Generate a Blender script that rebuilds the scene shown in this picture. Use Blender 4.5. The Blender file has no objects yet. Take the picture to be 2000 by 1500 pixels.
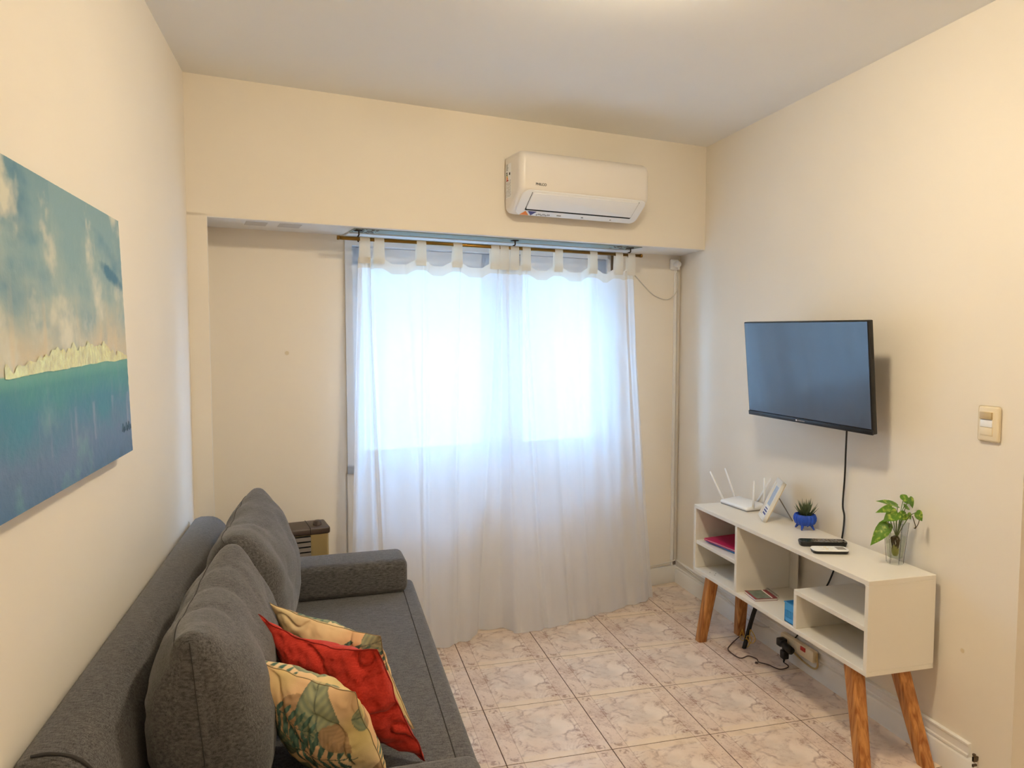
import bpy, bmesh, math, random
from mathutils import Vector, Matrix, noise

random.seed(7)
SC = bpy.context.scene
COL = SC.collection

# ------------------------------------------------------------------ camera
F, CX, CY, HC = 1400.0, 1000.0, 750.0, 1.5          # focal length in px of a 2000x1500 frame
YAW, PITCH = math.atan(364 / F), math.atan(85 / F)
cd = bpy.data.cameras.new('camera')
cd.sensor_width = 36.0
cd.lens = F / 2000 * 36
cd.clip_start = 0.02
cam = bpy.data.objects.new('camera', cd)
COL.objects.link(cam)
cam.location = (0, 0, HC)
cam.rotation_euler = (math.pi / 2 - PITCH, 0, -YAW)
SC.camera = cam

# ------------------------------------------------------------------ light
SC.view_settings.view_transform = 'Standard'
SC.view_settings.look = 'None'
SC.view_settings.gamma = 1.0
SC.view_settings.use_curve_mapping = False
SC.view_settings.exposure = 0.0
SC.cycles.max_bounces = 7
SC.cycles.diffuse_bounces = 4
SC.cycles.glossy_bounces = 3
SC.cycles.transparent_max_bounces = 12
SC.cycles.use_adaptive_sampling = True
SC.cycles.adaptive_threshold = 0.08
SC.cycles.adaptive_min_samples = 16
SC.cycles.use_denoising = True
SC.cycles.sample_clamp_indirect = 30.0

SKY = (0.42, 0.78, 1.42)
SKY_STRENGTH = 16.5
LAMP_COLOR = (1.0, 0.845, 0.60)
LAMP_STRENGTH = 166.0
SUN_STRENGTH = 1.2

world = bpy.data.worlds.new('sky')
SC.world = world
world.use_nodes = True
bg = world.node_tree.nodes['Background']
bg.inputs[0].default_value = (*SKY, 1)
bg.inputs[1].default_value = SKY_STRENGTH

sun_d = bpy.data.lights.new('sun', 'SUN')
sun_d.energy = SUN_STRENGTH
sun_d.color = (1.0, 0.93, 0.80)
sun_d.angle = math.radians(0.6)
sun = bpy.data.objects.new('sun', sun_d)
COL.objects.link(sun)
# high sun behind this house: it lights the facade across the court, not the window
sun.rotation_euler = (math.radians(38), 0, math.radians(20))

# plan of the room: the left and right walls run along Y, the window wall is skewed
XL, XR, ZC = -0.545, 2.10, 2.59
P0 = Vector((XL, 3.226, 0))
ANG = math.radians(10.4115)
DV = Vector((math.cos(ANG), math.sin(ANG), 0))
NV = Vector((-math.sin(ANG), math.cos(ANG), 0))      # away from the room
BACK = Matrix.Translation(P0) @ Matrix.Rotation(ANG, 4, 'Z')   # local x = along window wall, y = outwards


def W(u, o, z):
    return P0 + DV * u + NV * o + Vector((0, 0, z))


# a portal in the window opening helps the renderer sample the sky
pl = bpy.data.lights.new('window_portal', 'AREA')
pl.shape = 'RECTANGLE'
pl.size, pl.size_y = 1.62, 1.22
pl.cycles.is_portal = True
po = bpy.data.objects.new('window_portal', pl)
COL.objects.link(po)
po.matrix_world = BACK @ Matrix.Translation((1.483, 0.450, 1.43)) @ Matrix.Rotation(math.radians(-90), 4, 'X')

# picture -> place helpers
_fw = Vector((math.sin(YAW) * math.cos(PITCH), math.cos(YAW) * math.cos(PITCH), -math.sin(PITCH)))
_rt = Vector((math.cos(YAW), -math.sin(YAW), 0))
_up = _rt.cross(_fw)


def ray(x, y):
    return _fw + _rt * ((x - CX) / F) + _up * ((CY - y) / F)


def onx(x, y, X):
    d = ray(x, y)
    return Vector((0, 0, HC)) + d * (X / d.x)


def ony(x, y, Y):
    d = ray(x, y)
    return Vector((0, 0, HC)) + d * (Y / d.y)


def onz(x, y, z):
    d = ray(x, y)
    return Vector((0, 0, HC)) + d * ((z - HC) / d.z)


def onb(x, y, o):
    d = ray(x, y)
    c = Vector((0, 0, HC))
    return c + d * ((P0 + NV * o - c).dot(NV) / d.dot(NV))


# ------------------------------------------------------------------ materials
def lin(c):
    return tuple(((v / 255) / 12.92 if v <= 10 else (((v / 255) + 0.055) / 1.055) ** 2.4) for v in c)


def newmat(name):
    m = bpy.data.materials.new(name)
    m.use_nodes = True
    nt = m.node_tree
    b = nt.nodes['Principled BSDF']
    return m, nt, b


def nd(nt, t, **kw):
    n = nt.nodes.new(t)
    for k, v in kw.items():
        setattr(n, k, v)
    return n


def simple(name, rgb, rough=0.5, metal=0.0, noise_amt=0.06, scale=12.0, bump=0.0, bscale=200.0, spec=0.5, coat=0.0):
    """a colour with slight procedural mottling and fine relief"""
    m, nt, b = newmat(name)
    tc = nd(nt, 'ShaderNodeTexCoord')
    nz = nd(nt, 'ShaderNodeTexNoise')
    nz.inputs['Scale'].default_value = scale
    nz.inputs['Detail'].default_value = 2
    nt.links.new(tc.outputs['Object'], nz.inputs['Vector'])
    mx = nd(nt, 'ShaderNodeMix', data_type='RGBA')
    mx.inputs[6].default_value = (*[max(0, v * (1 - noise_amt)) for v in rgb], 1)
    mx.inputs[7].default_value = (*[min(1, v * (1 + noise_amt)) for v in rgb], 1)
    nt.links.new(nz.outputs['Fac'], mx.inputs[0])
    nt.links.new(mx.outputs[2], b.inputs['Base Color'])
    b.inputs['Roughness'].default_value = rough
    b.inputs['Metallic'].default_value = metal
    b.inputs['Specular IOR Level'].default_value = spec
    if coat:
        b.inputs['Coat Weight'].default_value = coat
        b.inputs['Coat Roughness'].default_value = 0.08
    if bump:
        n2 = nd(nt, 'ShaderNodeTexNoise')
        n2.inputs['Scale'].default_value = bscale
        n2.inputs['Detail'].default_value = 3
        nt.links.new(tc.outputs['Object'], n2.inputs['Vector'])
        bp = nd(nt, 'ShaderNodeBump')
        bp.inputs['Strength'].default_value = bump
        bp.inputs['Distance'].default_value = 0.002
        nt.links.new(n2.outputs['Fac'], bp.inputs['Height'])
        nt.links.new(bp.outputs[0], b.inputs['Normal'])
    return m


def fabric(name, dark, light, rough=0.95, fine=900.0, sheen=0.25, bump=0.35):
    """two-tone woven melange"""
    m, nt, b = newmat(name)
    tc = nd(nt, 'ShaderNodeTexCoord')
    mp = nd(nt, 'ShaderNodeMapping')
    mp.inputs['Scale'].default_value = (1.0, 0.16, 1.0)
    nt.links.new(tc.outputs['Object'], mp.inputs['Vector'])
    n1 = nd(nt, 'ShaderNodeTexNoise')
    n1.inputs['Scale'].default_value = fine
    n1.inputs['Detail'].default_value = 2
    nt.links.new(mp.outputs[0], n1.inputs['Vector'])
    mp2 = nd(nt, 'ShaderNodeMapping')
    mp2.inputs['Scale'].default_value = (0.16, 1.0, 0.5)
    nt.links.new(tc.outputs['Object'], mp2.inputs['Vector'])
    n2 = nd(nt, 'ShaderNodeTexNoise')
    n2.inputs['Scale'].default_value = fine * 0.45
    n2.inputs['Detail'].default_value = 2
    nt.links.new(mp2.outputs[0], n2.inputs['Vector'])
    ad = nd(nt, 'ShaderNodeMath', operation='ADD')
    nt.links.new(n1.outputs['Fac'], ad.inputs[0])
    nt.links.new(n2.outputs['Fac'], ad.inputs[1])
    rp = nd(nt, 'ShaderNodeMapRange')
    rp.inputs[1].default_value = 0.66
    rp.inputs[2].default_value = 1.34
    nt.links.new(ad.outputs[0], rp.inputs[0])
    mx = nd(nt, 'ShaderNodeMix', data_type='RGBA')
    mx.inputs[6].default_value = (*dark, 1)
    mx.inputs[7].default_value = (*light, 1)
    nt.links.new(rp.outputs[0], mx.inputs[0])
    nt.links.new(mx.outputs[2], b.inputs['Base Color'])
    b.inputs['Roughness'].default_value = rough
    b.inputs['Specular IOR Level'].default_value = 0.2
    b.inputs['Sheen Weight'].default_value = sheen
    bp = nd(nt, 'ShaderNodeBump')
    bp.inputs['Strength'].default_value = bump
    bp.inputs['Distance'].default_value = 0.001
    nt.links.new(ad.outputs[0], bp.inputs['Height'])
    nt.links.new(bp.outputs[0], b.inputs['Normal'])
    return m


def printed(name, rough=0.85, bump=0.2, bscale=700.0, metal_attr=False):
    """flat print held in a colour attribute, with a woven relief"""
    m, nt, b = newmat(name)
    at = nd(nt, 'ShaderNodeVertexColor', layer_name='print')
    nt.links.new(at.outputs['Color'], b.inputs['Base Color'])
    b.inputs['Roughness'].default_value = rough
    b.inputs['Specular IOR Level'].default_value = 0.25
    tc = nd(nt, 'ShaderNodeTexCoord')
    n2 = nd(nt, 'ShaderNodeTexNoise')
    n2.inputs['Scale'].default_value = bscale
    nt.links.new(tc.outputs['Object'], n2.inputs['Vector'])
    bp = nd(nt, 'ShaderNodeBump')
    bp.inputs['Strength'].default_value = bump
    bp.inputs['Distance'].default_value = 0.001
    nt.links.new(n2.outputs['Fac'], bp.inputs['Height'])
    nt.links.new(bp.outputs[0], b.inputs['Normal'])
    return m


def wood(name, dark, light):
    m, nt, b = newmat(name)
    tc = nd(nt, 'ShaderNodeTexCoord')
    info = nd(nt, 'ShaderNodeObjectInfo')
    mp = nd(nt, 'ShaderNodeMapping')
    mp.inputs['Scale'].default_value = (70, 70, 3.0)
    nt.links.new(tc.outputs['Object'], mp.inputs['Vector'])
    sc_ = nd(nt, 'ShaderNodeMath', operation='MULTIPLY')
    sc_.inputs[1].default_value = 37.0
    nt.links.new(info.outputs['Random'], sc_.inputs[0])
    vm = nd(nt, 'ShaderNodeVectorMath', operation='ADD')
    nt.links.new(mp.outputs[0], vm.inputs[0])
    nt.links.new(sc_.outputs[0], vm.inputs[1])
    n1 = nd(nt, 'ShaderNodeTexNoise')
    n1.inputs['Scale'].default_value = 1.0
    n1.inputs['Detail'].default_value = 5
    n1.inputs['Distortion'].default_value = 0.6
    nt.links.new(vm.outputs[0], n1.inputs['Vector'])
    rp = nd(nt, 'ShaderNodeMapRange')
    rp.inputs[1].default_value = 0.36
    rp.inputs[2].default_value = 0.66
    nt.links.new(n1.outputs['Fac'], rp.inputs[0])
    mx = nd(nt, 'ShaderNodeMix', data_type='RGBA')
    mx.inputs[6].default_value = (*light, 1)
    mx.inputs[7].default_value = (*dark, 1)
    nt.links.new(rp.outputs[0], mx.inputs[0])
    nt.links.new(mx.outputs[2], b.inputs['Base Color'])
    b.inputs['Roughness'].default_value = 0.42
    return m


def sheer(name, rgb, clear, trans):
    """thin cloth: part of the light goes straight through, part is scattered on both sides"""
    m = bpy.data.materials.new(name)
    m.use_nodes = True
    nt = m.node_tree
    nt.nodes.remove(nt.nodes['Principled BSDF'])
    out = nt.nodes['Material Output']
    df = nd(nt, 'ShaderNodeBsdfDiffuse')
    df.inputs[0].default_value = (*rgb, 1)
    tl = nd(nt, 'ShaderNodeBsdfTranslucent')
    tl.inputs[0].default_value = (*rgb, 1)
    tp = nd(nt, 'ShaderNodeBsdfTransparent')
    m1 = nd(nt, 'ShaderNodeMixShader')
    m1.inputs[0].default_value = trans
    nt.links.new(df.outputs[0], m1.inputs[1])
    nt.links.new(tl.outputs[0], m1.inputs[2])
    m2 = nd(nt, 'ShaderNodeMixShader')
    m2.inputs[0].default_value = clear
    nt.links.new(m1.outputs[0], m2.inputs[1])
    nt.links.new(tp.outputs[0], m2.inputs[2])
    nt.links.new(m2.outputs[0], out.inputs[0])
    return m


def glass(name, tint=(0.97, 0.99, 0.98), refl_rough=0.02, ior=1.45):
    """thin clear glass: straight-through transmission plus a fresnel reflection"""
    m = bpy.data.materials.new(name)
    m.use_nodes = True
    nt = m.node_tree
    nt.nodes.remove(nt.nodes['Principled BSDF'])
    out = nt.nodes['Material Output']
    tp = nd(nt, 'ShaderNodeBsdfTransparent')
    tp.inputs[0].default_value = (*tint, 1)
    gl = nd(nt, 'ShaderNodeBsdfGlossy')
    gl.inputs['Roughness'].default_value = refl_rough
    fr = nd(nt, 'ShaderNodeFresnel')
    fr.inputs[0].default_value = ior
    mx = nd(nt, 'ShaderNodeMixShader')
    # no refraction is traced, so the face where light leaves the sheet must not reflect totally
    ge = nd(nt, 'ShaderNodeNewGeometry')
    iv = nd(nt, 'ShaderNodeMath', operation='SUBTRACT')
    iv.inputs[0].default_value = 1.0
    nt.links.new(ge.outputs['Backfacing'], iv.inputs[1])
    ml = nd(nt, 'ShaderNodeMath', operation='MULTIPLY')
    nt.links.new(fr.outputs[0], ml.inputs[0])
    nt.links.new(iv.outputs[0], ml.inputs[1])
    nt.links.new(ml.outputs[0], mx.inputs[0])
    nt.links.new(tp.outputs[0], mx.inputs[1])
    nt.links.new(gl.outputs[0], mx.inputs[2])
    nt.links.new(mx.outputs[0], out.inputs[0])
    return m


def emitter(name, rgb, s):
    m = bpy.data.materials.new(name)
    m.use_nodes = True
    nt = m.node_tree
    nt.nodes.remove(nt.nodes['Principled BSDF'])
    e = nd(nt, 'ShaderNodeEmission')
    e.inputs[0].default_value = (*rgb, 1)
    e.inputs[1].default_value = s
    nt.links.new(e.outputs[0], nt.nodes['Material Output'].inputs[0])
    return m


def tile_material():
    m, nt, b = newmat('marbled_tile')
    L = nt.links.new
    tc = nd(nt, 'ShaderNodeTexCoord')
    obj = tc.outputs['Object']
    info = nd(nt, 'ShaderNodeObjectInfo')
    sep = nd(nt, 'ShaderNodeSeparateXYZ')
    L(obj, sep.inputs[0])

    def math_(op, a, bb=None):
        n = nd(nt, 'ShaderNodeMath', operation=op)
        for i, v in enumerate((a, bb)):
            if v is None:
                continue
            if isinstance(v, (int, float)):
                n.inputs[i].default_value = v
            else:
                L(v, n.inputs[i])
        return n.outputs[0]

    def mix(f, a, c):
        n = nd(nt, 'ShaderNodeMix', data_type='RGBA')
        n.inputs[0].default_value = 0
        L(f, n.inputs[0])
        for i, v in ((6, a), (7, c)):
            if isinstance(v, tuple):
                n.inputs[i].default_value = (*v, 1)
            else:
                L(v, n.inputs[i])
        return n.outputs[2]

    def rng(v, a, c, lo=0.0, hi=1.0):
        n = nd(nt, 'ShaderNodeMapRange', interpolation_type='SMOOTHSTEP')
        L(v, n.inputs[0])
        for i, k in enumerate((a, c, lo, hi)):
            n.inputs[i + 1].default_value = k
        return n.outputs[0]

    def tex(scale, detail=3, rough=0.55, dist=0.0, vec=obj):
        n = nd(nt, 'ShaderNodeTexNoise')
        n.inputs['Scale'].default_value = scale
        n.inputs['Detail'].default_value = detail
        n.inputs['Roughness'].default_value = rough
        n.inputs['Distortion'].default_value = dist
        L(vec, n.inputs['Vector'])
        return n.outputs['Fac']

    ax = math_('ABSOLUTE', sep.outputs['X'])
    ay = math_('ABSOLUTE', sep.outputs['Y'])
    off = nd(nt, 'ShaderNodeVectorMath', operation='ADD')
    off.inputs[1].default_value = (3.13, 1.71, 0.4)
    L(obj, off.inputs[0])
    pv_ = off.outputs[0]
    base = mix(rng(tex(7, 4, vec=pv_), 0.3, 0.7), lin((232, 210, 190)), lin((244, 228, 212)))
    grey = rng(tex(5.5, 3, 0.5, 0.3, vec=pv_), 0.50, 0.72)
    base = mix(math_('MULTIPLY', grey, 0.45), base, lin((208, 198, 188)))
    # brown clouds, broken up by finer specks, thicker towards the printed border
    edge_ = rng(ax, 0.03, 0.13, 0.55, 1.15)
    cl = rng(tex(13, 8, 0.72, 1.1, vec=pv_), 0.45, 0.68)
    sp_ = rng(tex(70, 4, 0.7, 0.5, vec=pv_), 0.36, 0.62, 0.35, 1.0)
    cl = math_('MULTIPLY', math_('MULTIPLY', cl, sp_), edge_)
    base = mix(math_('MULTIPLY', cl, 0.95), base, lin((150, 108, 92)))
    # cracks
    wob = nd(nt, 'ShaderNodeTexNoise')
    wob.inputs['Scale'].default_value = 9
    wob.inputs['Detail'].default_value = 4
    L(pv_, wob.inputs['Vector'])
    vs = nd(nt, 'ShaderNodeVectorMath', operation='SCALE')
    vs.inputs['Scale'].default_value = 0.13
    L(wob.outputs['Color'], vs.inputs[0])
    va = nd(nt, 'ShaderNodeVectorMath', operation='ADD')
    L(pv_, va.inputs[0])
    L(vs.outputs[0], va.inputs[1])
    vo = nd(nt, 'ShaderNodeTexVoronoi', feature='DISTANCE_TO_EDGE', voronoi_dimensions='2D')
    vo.inputs['Scale'].default_value = 7.0
    L(va.outputs[0], vo.inputs['Vector'])
    crack = rng(vo.outputs['Distance'], 0.0, 0.075, 1.0, 0.0)
    crack = math_('MULTIPLY', crack, rng(tex(10, 3, vec=pv_), 0.44, 0.66))
    base = mix(math_('MULTIPLY', crack, 0.60), base, lin((146, 114, 106)))
    # printed border: plain cream strips along two sides, patterned strips along the others
    yb = rng(ay, 0.157, 0.166)
    base = mix(math_('MULTIPLY', yb, 0.62), base, lin((240, 218, 190)))
    xb = rng(ax, 0.134, 0.141)
    base = mix(math_('MULTIPLY', xb, 0.55), base, lin((232, 208, 190)))
    fleck = math_('MULTIPLY', xb, rng(tex(95, 3, 0.6), 0.57, 0.68))
    base = mix(math_('MULTIPLY', fleck, 0.5), base, lin((160, 124, 108)))
    ln = math_('MULTIPLY', rng(math_('ABSOLUTE', math_('SUBTRACT', ax, 0.136)), 0.0009, 0.0022, 1, 0), 0.40)
    base = mix(ln, base, lin((150, 112, 92)))
    sq = math_('MULTIPLY', rng(math_('ABSOLUTE', math_('SUBTRACT', ax, 0.163)), 0.014, 0.020, 1, 0),
               rng(math_('ABSOLUTE', math_('SUBTRACT', ay, 0.172)), 0.010, 0.016, 1, 0))
    sq = math_('MULTIPLY', sq, rng(tex(60, 3), 0.40, 0.6))
    base = mix(math_('MULTIPLY', sq, 0.62), base, lin((140, 102, 86)))
    # each tile a little lighter or darker
    v = rng(info.outputs['Random'], 0, 1, 0.0, 0.10)
    base = mix(v, base, lin((190, 158, 136)))
    L(base, b.inputs['Base Color'])
    b.inputs['Roughness'].default_value = 0.17
    b.inputs['Specular IOR Level'].default_value = 0.5
    return m


M = {}
M['wall'] = simple('cream_wall_paint', lin((240, 232, 218)), 0.75, noise_amt=0.02, scale=3, spec=0.25)
M['ceiling'] = simple('ceiling_paint', lin((246, 245, 241)), 0.9, noise_amt=0.015, scale=3, spec=0.15)
M['reveal'] = simple('white_reveal_paint', lin((238, 236, 232)), 0.7, noise_amt=0.02, scale=5, spec=0.3)
M['grout'] = simple('brown_grout', lin((96, 72, 58)), 0.9)
M['tile'] = tile_material()
M['white'] = simple('white_lacquer', lin((238, 236, 230)), 0.35, noise_amt=0.01)
M['board'] = simple('white_melamine', lin((236, 231, 220)), 0.33, noise_amt=0.012, scale=6)
M['plastic_white'] = simple('white_gloss_plastic', lin((246, 247, 248)), 0.28, noise_amt=0.01)  # whiteness raised to put daylight on the unit's outlet into the colour
M['ac'] = simple('unit_white_plastic', lin((238, 232, 224)), 0.30, noise_amt=0.01)
M['cream_plastic'] = simple('cream_plastic', lin((236, 222, 192)), 0.35, noise_amt=0.02)
M['black'] = simple('black_plastic', lin((22, 22, 24)), 0.38, noise_amt=0.1)
M['black_gap'] = simple('dark_gap', lin((12, 12, 12)), 0.8)
M['cable_black'] = simple('black_cable', lin((26, 24, 24)), 0.5)
M['cable_white'] = simple('white_cable', lin((214, 208, 198)), 0.5)
M['cable_brown'] = simple('brown_cable', lin((70, 48, 42)), 0.5)
M['cable_yellow'] = simple('yellow_cable', lin((214, 172, 60)), 0.45)
M['cable_cream'] = simple('cream_cable', lin((196, 172, 124)), 0.45)
M['brass'] = simple('brass_rod', lin((140, 104, 44)), 0.32, metal=0.85, noise_amt=0.1, scale=40)
M['iron'] = simple('dark_iron', lin((60, 50, 42)), 0.5, metal=0.6)
M['sofa'] = fabric('charcoal_melange', lin((47, 46, 48)), lin((116, 114, 114)), fine=820, bump=0.18)
M['sofa_dark'] = simple('charcoal_seam', lin((58, 56, 56)), 0.95)
M['red'] = fabric('red_weave', lin((170, 40, 28)), lin((206, 62, 46)), fine=900, sheen=0.15, bump=0.25)
M['red_seam'] = simple('red_seam_thread', lin((150, 30, 22)), 0.9)
M['seam_tan'] = simple('tan_seam_thread', lin((150, 128, 96)), 0.9)
M['leafprint'] = printed('leaf_print_cotton')
M['canvas'] = printed('painted_canvas', rough=0.55, bump=0.55, bscale=160)
M['canvas_edge'] = simple('canvas_edge', lin((72, 110, 134)), 0.7)
M['gold'] = simple('gold_leaf', lin((250, 210, 134)), 0.32, metal=0.55, noise_amt=0.45, scale=45, bump=1.0, bscale=90)
M['curtain'] = sheer('sheer_curtain', (0.95, 0.95, 0.97), 0.15, 0.64)
M['curtain_head'] = sheer('cream_curtain_heading', lin((246, 240, 226)), 0.22, 0.50)
M['screen_cloth'] = sheer('ribbed_blind', (0.95, 0.97, 0.95), 0.10, 0.60)
M['pane'] = glass('window_glass')
M['frame_white'] = simple('white_aluminium', lin((236, 238, 240)), 0.4, noise_amt=0.01)
M['slot_grey'] = simple('grey_green_panel', lin((158, 168, 158)), 0.7)
M['bronze'] = simple('bronze_strip', lin((92, 74, 52)), 0.5)
M['pine'] = wood('oiled_pine', lin((150, 86, 34)), lin((206, 146, 82)))
M['tv_screen'] = simple('tv_screen_glass', lin((30, 38, 48)), 0.09, noise_amt=0.02, spec=1.0, coat=0.4)
M['heater_brown'] = simple('brown_enamel', lin((82, 68, 60)), 0.42, noise_amt=0.05)
M['heater_gold'] = simple('olive_beige_enamel', lin((166, 146, 100)), 0.32, metal=0.3, noise_amt=0.05)
M['blue_pot'] = simple('cobalt_plastic', lin((22, 74, 190)), 0.42, noise_amt=0.05)
M['soil'] = simple('potting_soil', lin((46, 34, 24)), 0.95, noise_amt=0.5, scale=150)
M['succulent'] = simple('succulent_green', lin((78, 92, 62)), 0.5, noise_amt=0.35, scale=60)
M['stem'] = simple('pothos_stem', lin((104, 128, 58)), 0.5)
M['root'] = simple('pothos_root', lin((76, 62, 22)), 0.7, noise_amt=0.3, scale=80)
M['bulb_green'] = simple('root_tip_green', lin((140, 140, 56)), 0.6, noise_amt=0.3, scale=80)
M['vase_glass'] = glass('clear_vase_glass', (0.93, 0.94, 0.94), 0.005, 1.55)
M['vase_edge'] = glass('vase_dark_edge', (0.50, 0.50, 0.50), 0.05, 1.6)  # facet edges tinted darker than the rest of the glass
M['water'] = glass('vase_water', (0.93, 0.94, 0.86), 0.01, 1.2)
M['pink'] = simple('magenta_card', lin((196, 22, 84)), 0.35)
M['blue_folder'] = simple('blue_folder_card', lin((44, 112, 178)), 0.35, noise_amt=0.12, scale=30)
M['paper'] = simple('white_paper', lin((240, 238, 232)), 0.8)
M['maroon'] = simple('maroon_cover', lin((140, 52, 58)), 0.45)
M['pad_art'] = simple('green_pink_print', lin((118, 128, 112)), 0.5, noise_amt=0.45, scale=45)
M['basket'] = simple('sky_blue_plastic', lin((70, 164, 232)), 0.4, noise_amt=0.02)
M['steel'] = simple('spiral_steel', lin((150, 148, 146)), 0.35, metal=0.9)
M['switch_tan'] = simple('tan_switch_key', lin((198, 176, 132)), 0.35)
M['red_plastic'] = simple('red_switch', lin((200, 60, 44)), 0.4)
M['orange_ink'] = simple('orange_ink', lin((232, 138, 66)), 0.6)
M['navy_ink'] = simple('navy_ink', lin((72, 76, 138)), 0.6)
M['black_ink'] = simple('black_ink', lin((24, 22, 20)), 0.6)
M['grey_ink'] = simple('grey_ink', lin((150, 146, 142)), 0.6)
M['green_ink'] = simple('green_ink', lin((84, 110, 50)), 0.6)
M['yellow_ink'] = simple('yellow_ink', lin((224, 180, 40)), 0.6)
M['red_ink'] = simple('red_ink', lin((190, 52, 40)), 0.6)
M['photo_print'] = simple('pale_blue_print', lin((176, 196, 222)), 0.3, noise_amt=0.25, scale=60)
M['easel_grey'] = simple('grey_card', lin((128, 118, 108)), 0.6)
M['wood_edge'] = simple('pale_wood_edge', lin((214, 196, 160)), 0.5)
M['patch'] = simple('unpainted_plaster', lin((206, 202, 196)), 0.9, noise_amt=0.06, scale=20)
M['stain'] = simple('wall_stain', lin((224, 210, 182)), 0.8)
M['lamp_glass'] = emitter('lit_opal_glass', LAMP_COLOR, LAMP_STRENGTH)


def leaf_material():
    m, nt, b = newmat('variegated_leaf')
    tc = nd(nt, 'ShaderNodeTexCoord')
    nz = nd(nt, 'ShaderNodeTexNoise')
    nz.inputs['Scale'].default_value = 75
    nz.inputs['Detail'].default_value = 3
    nt.links.new(tc.outputs['Object'], nz.inputs['Vector'])
    rp = nd(nt, 'ShaderNodeValToRGB')
    rp.color_ramp.elements[0].position = 0.50
    rp.color_ramp.elements[0].color = (*lin((84, 130, 30)), 1)
    rp.color_ramp.elements[1].position = 0.74
    rp.color_ramp.elements[1].color = (*lin((176, 194, 84)), 1)
    nt.links.new(nz.outputs['Fac'], rp.inputs[0])
    nt.links.new(rp.outputs[0], b.inputs['Base Color'])
    b.inputs['Roughness'].default_value = 0.35
    b.inputs['Subsurface Weight'].default_value = 0.0
    return m


M['leaf'] = leaf_material()


# ------------------------------------------------------------------ object helpers
def link(o, parent=None):
    COL.objects.link(o)
    if parent is not None:
        o.parent = parent
    return o


def mesh_obj(name, verts, faces, mat, parent=None, smooth=False):
    me = bpy.data.meshes.new(name)
    me.from_pydata([tuple(v) for v in verts], [], faces)
    me.update()
    me.materials.append(mat)
    if smooth:
        for p in me.polygons:
            p.use_smooth = True
    return link(bpy.data.objects.new(name, me), parent)


def bm_obj(name, bm, mat, parent=None, smooth=False):
    bmesh.ops.recalc_face_normals(bm, faces=bm.faces[:])
    me = bpy.data.meshes.new(name)
    bm.to_mesh(me)
    bm.free()
    me.materials.append(mat)
    if smooth:
        for p in me.polygons:
            p.use_smooth = True
    return link(bpy.data.objects.new(name, me), parent)


def autosmooth(o, deg=35):
    me = o.data
    for p in me.polygons:
        p.use_smooth = True
    me.set_sharp_from_angle(angle=math.radians(deg))
    return o


def thing(name, label, cat, loc=(0, 0, 0), rotz=0.0, group=None, kind=None):
    o = bpy.data.objects.new(name, None)
    o.empty_display_size = 0.05
    COL.objects.link(o)
    o.location = loc
    o.rotation_euler = (0, 0, rotz)
    tag(o, label, cat, group, kind)
    return o


def tag(o, label=None, cat=None, group=None, kind=None):
    if label:
        o['label'] = label
    if cat:
        o['category'] = cat
    if group:
        o['group'] = group
    if kind:
        o['kind'] = kind
    return o


def add_box(bm, lo, hi, bevel=0.0, seg=2):
    g = bmesh.ops.create_cube(bm, size=1.0)
    vs = g['verts']
    c = [(a + b) / 2 for a, b in zip(lo, hi)]
    s = [b - a for a, b in zip(lo, hi)]
    for v in vs:
        v.co = Vector((v.co.x * s[0] + c[0], v.co.y * s[1] + c[1], v.co.z * s[2] + c[2]))
    if bevel > 0:
        es = list({e for v in vs for e in v.link_edges})
        bmesh.ops.bevel(bm, geom=es, offset=bevel, segments=seg, profile=0.5, affect='EDGES')


def box(name, lo, hi, mat, parent=None, bevel=0.0, seg=2):
    bm = bmesh.new()
    add_box(bm, lo, hi, bevel, seg)
    o = bm_obj(name, bm, mat, parent)
    if bevel:
        autosmooth(o)
    return o


def boxes(name, lst, mat, parent=None, bevel=0.0):
    bm = bmesh.new()
    for lo, hi in lst:
        add_box(bm, lo, hi, bevel)
    return bm_obj(name, bm, mat, parent)


def catmull(pts, n=8):
    pts = [Vector(p) for p in pts]
    if len(pts) < 3:
        return pts
    out = []
    P = [pts[0] * 2 - pts[1]] + pts + [pts[-1] * 2 - pts[-2]]
    for i in range(1, len(P) - 2):
        a, b, c, d = P[i - 1], P[i], P[i + 1], P[i + 2]
        for k in range(n):
            t = k / n
            out.append(0.5 * ((2 * b) + (c - a) * t + (2 * a - 5 * b + 4 * c - d) * t * t + (3 * b - a - 3 * c + d) * t ** 3))
    out.append(pts[-1])
    return out


def tube_data(pts, r, sides=8, r_end=None):
    pts = [Vector(p) for p in pts]
    n = len(pts)
    verts, faces = [], []
    prev = None
    for i, p in enumerate(pts):
        t = (pts[min(i + 1, n - 1)] - pts[max(i - 1, 0)])
        t = t.normalized() if t.length > 1e-9 else Vector((0, 0, 1))
        if prev is None:
            a = Vector((0, 0, 1)) if abs(t.z) < 0.9 else Vector((1, 0, 0))
            x = t.cross(a).normalized()
        else:
            x = (prev - t * prev.dot(t)).normalized()
        prev = x
        y = t.cross(x)
        rr = r if r_end is None else r + (r_end - r) * i / (n - 1)
        for k in range(sides):
            an = 2 * math.pi * k / sides
            verts.append(p + x * math.cos(an) * rr + y * math.sin(an) * rr)
    for i in range(n - 1):
        for k in range(sides):
            a, b = i * sides + k, i * sides + (k + 1) % sides
            faces.append((a, b, b + sides, a + sides))
    faces.append(tuple(range(sides))[::-1])
    faces.append(tuple(range((n - 1) * sides, n * sides)))
    return verts, faces


def tube(name, pts, r, mat, parent=None, sides=8, r_end=None, smooth_path=True, n=8):
    if smooth_path and len(pts) > 2:
        pts = catmull(pts, n)
    v, f = tube_data(pts, r, sides, r_end)
    return mesh_obj(name, v, f, mat, parent, True)


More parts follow.
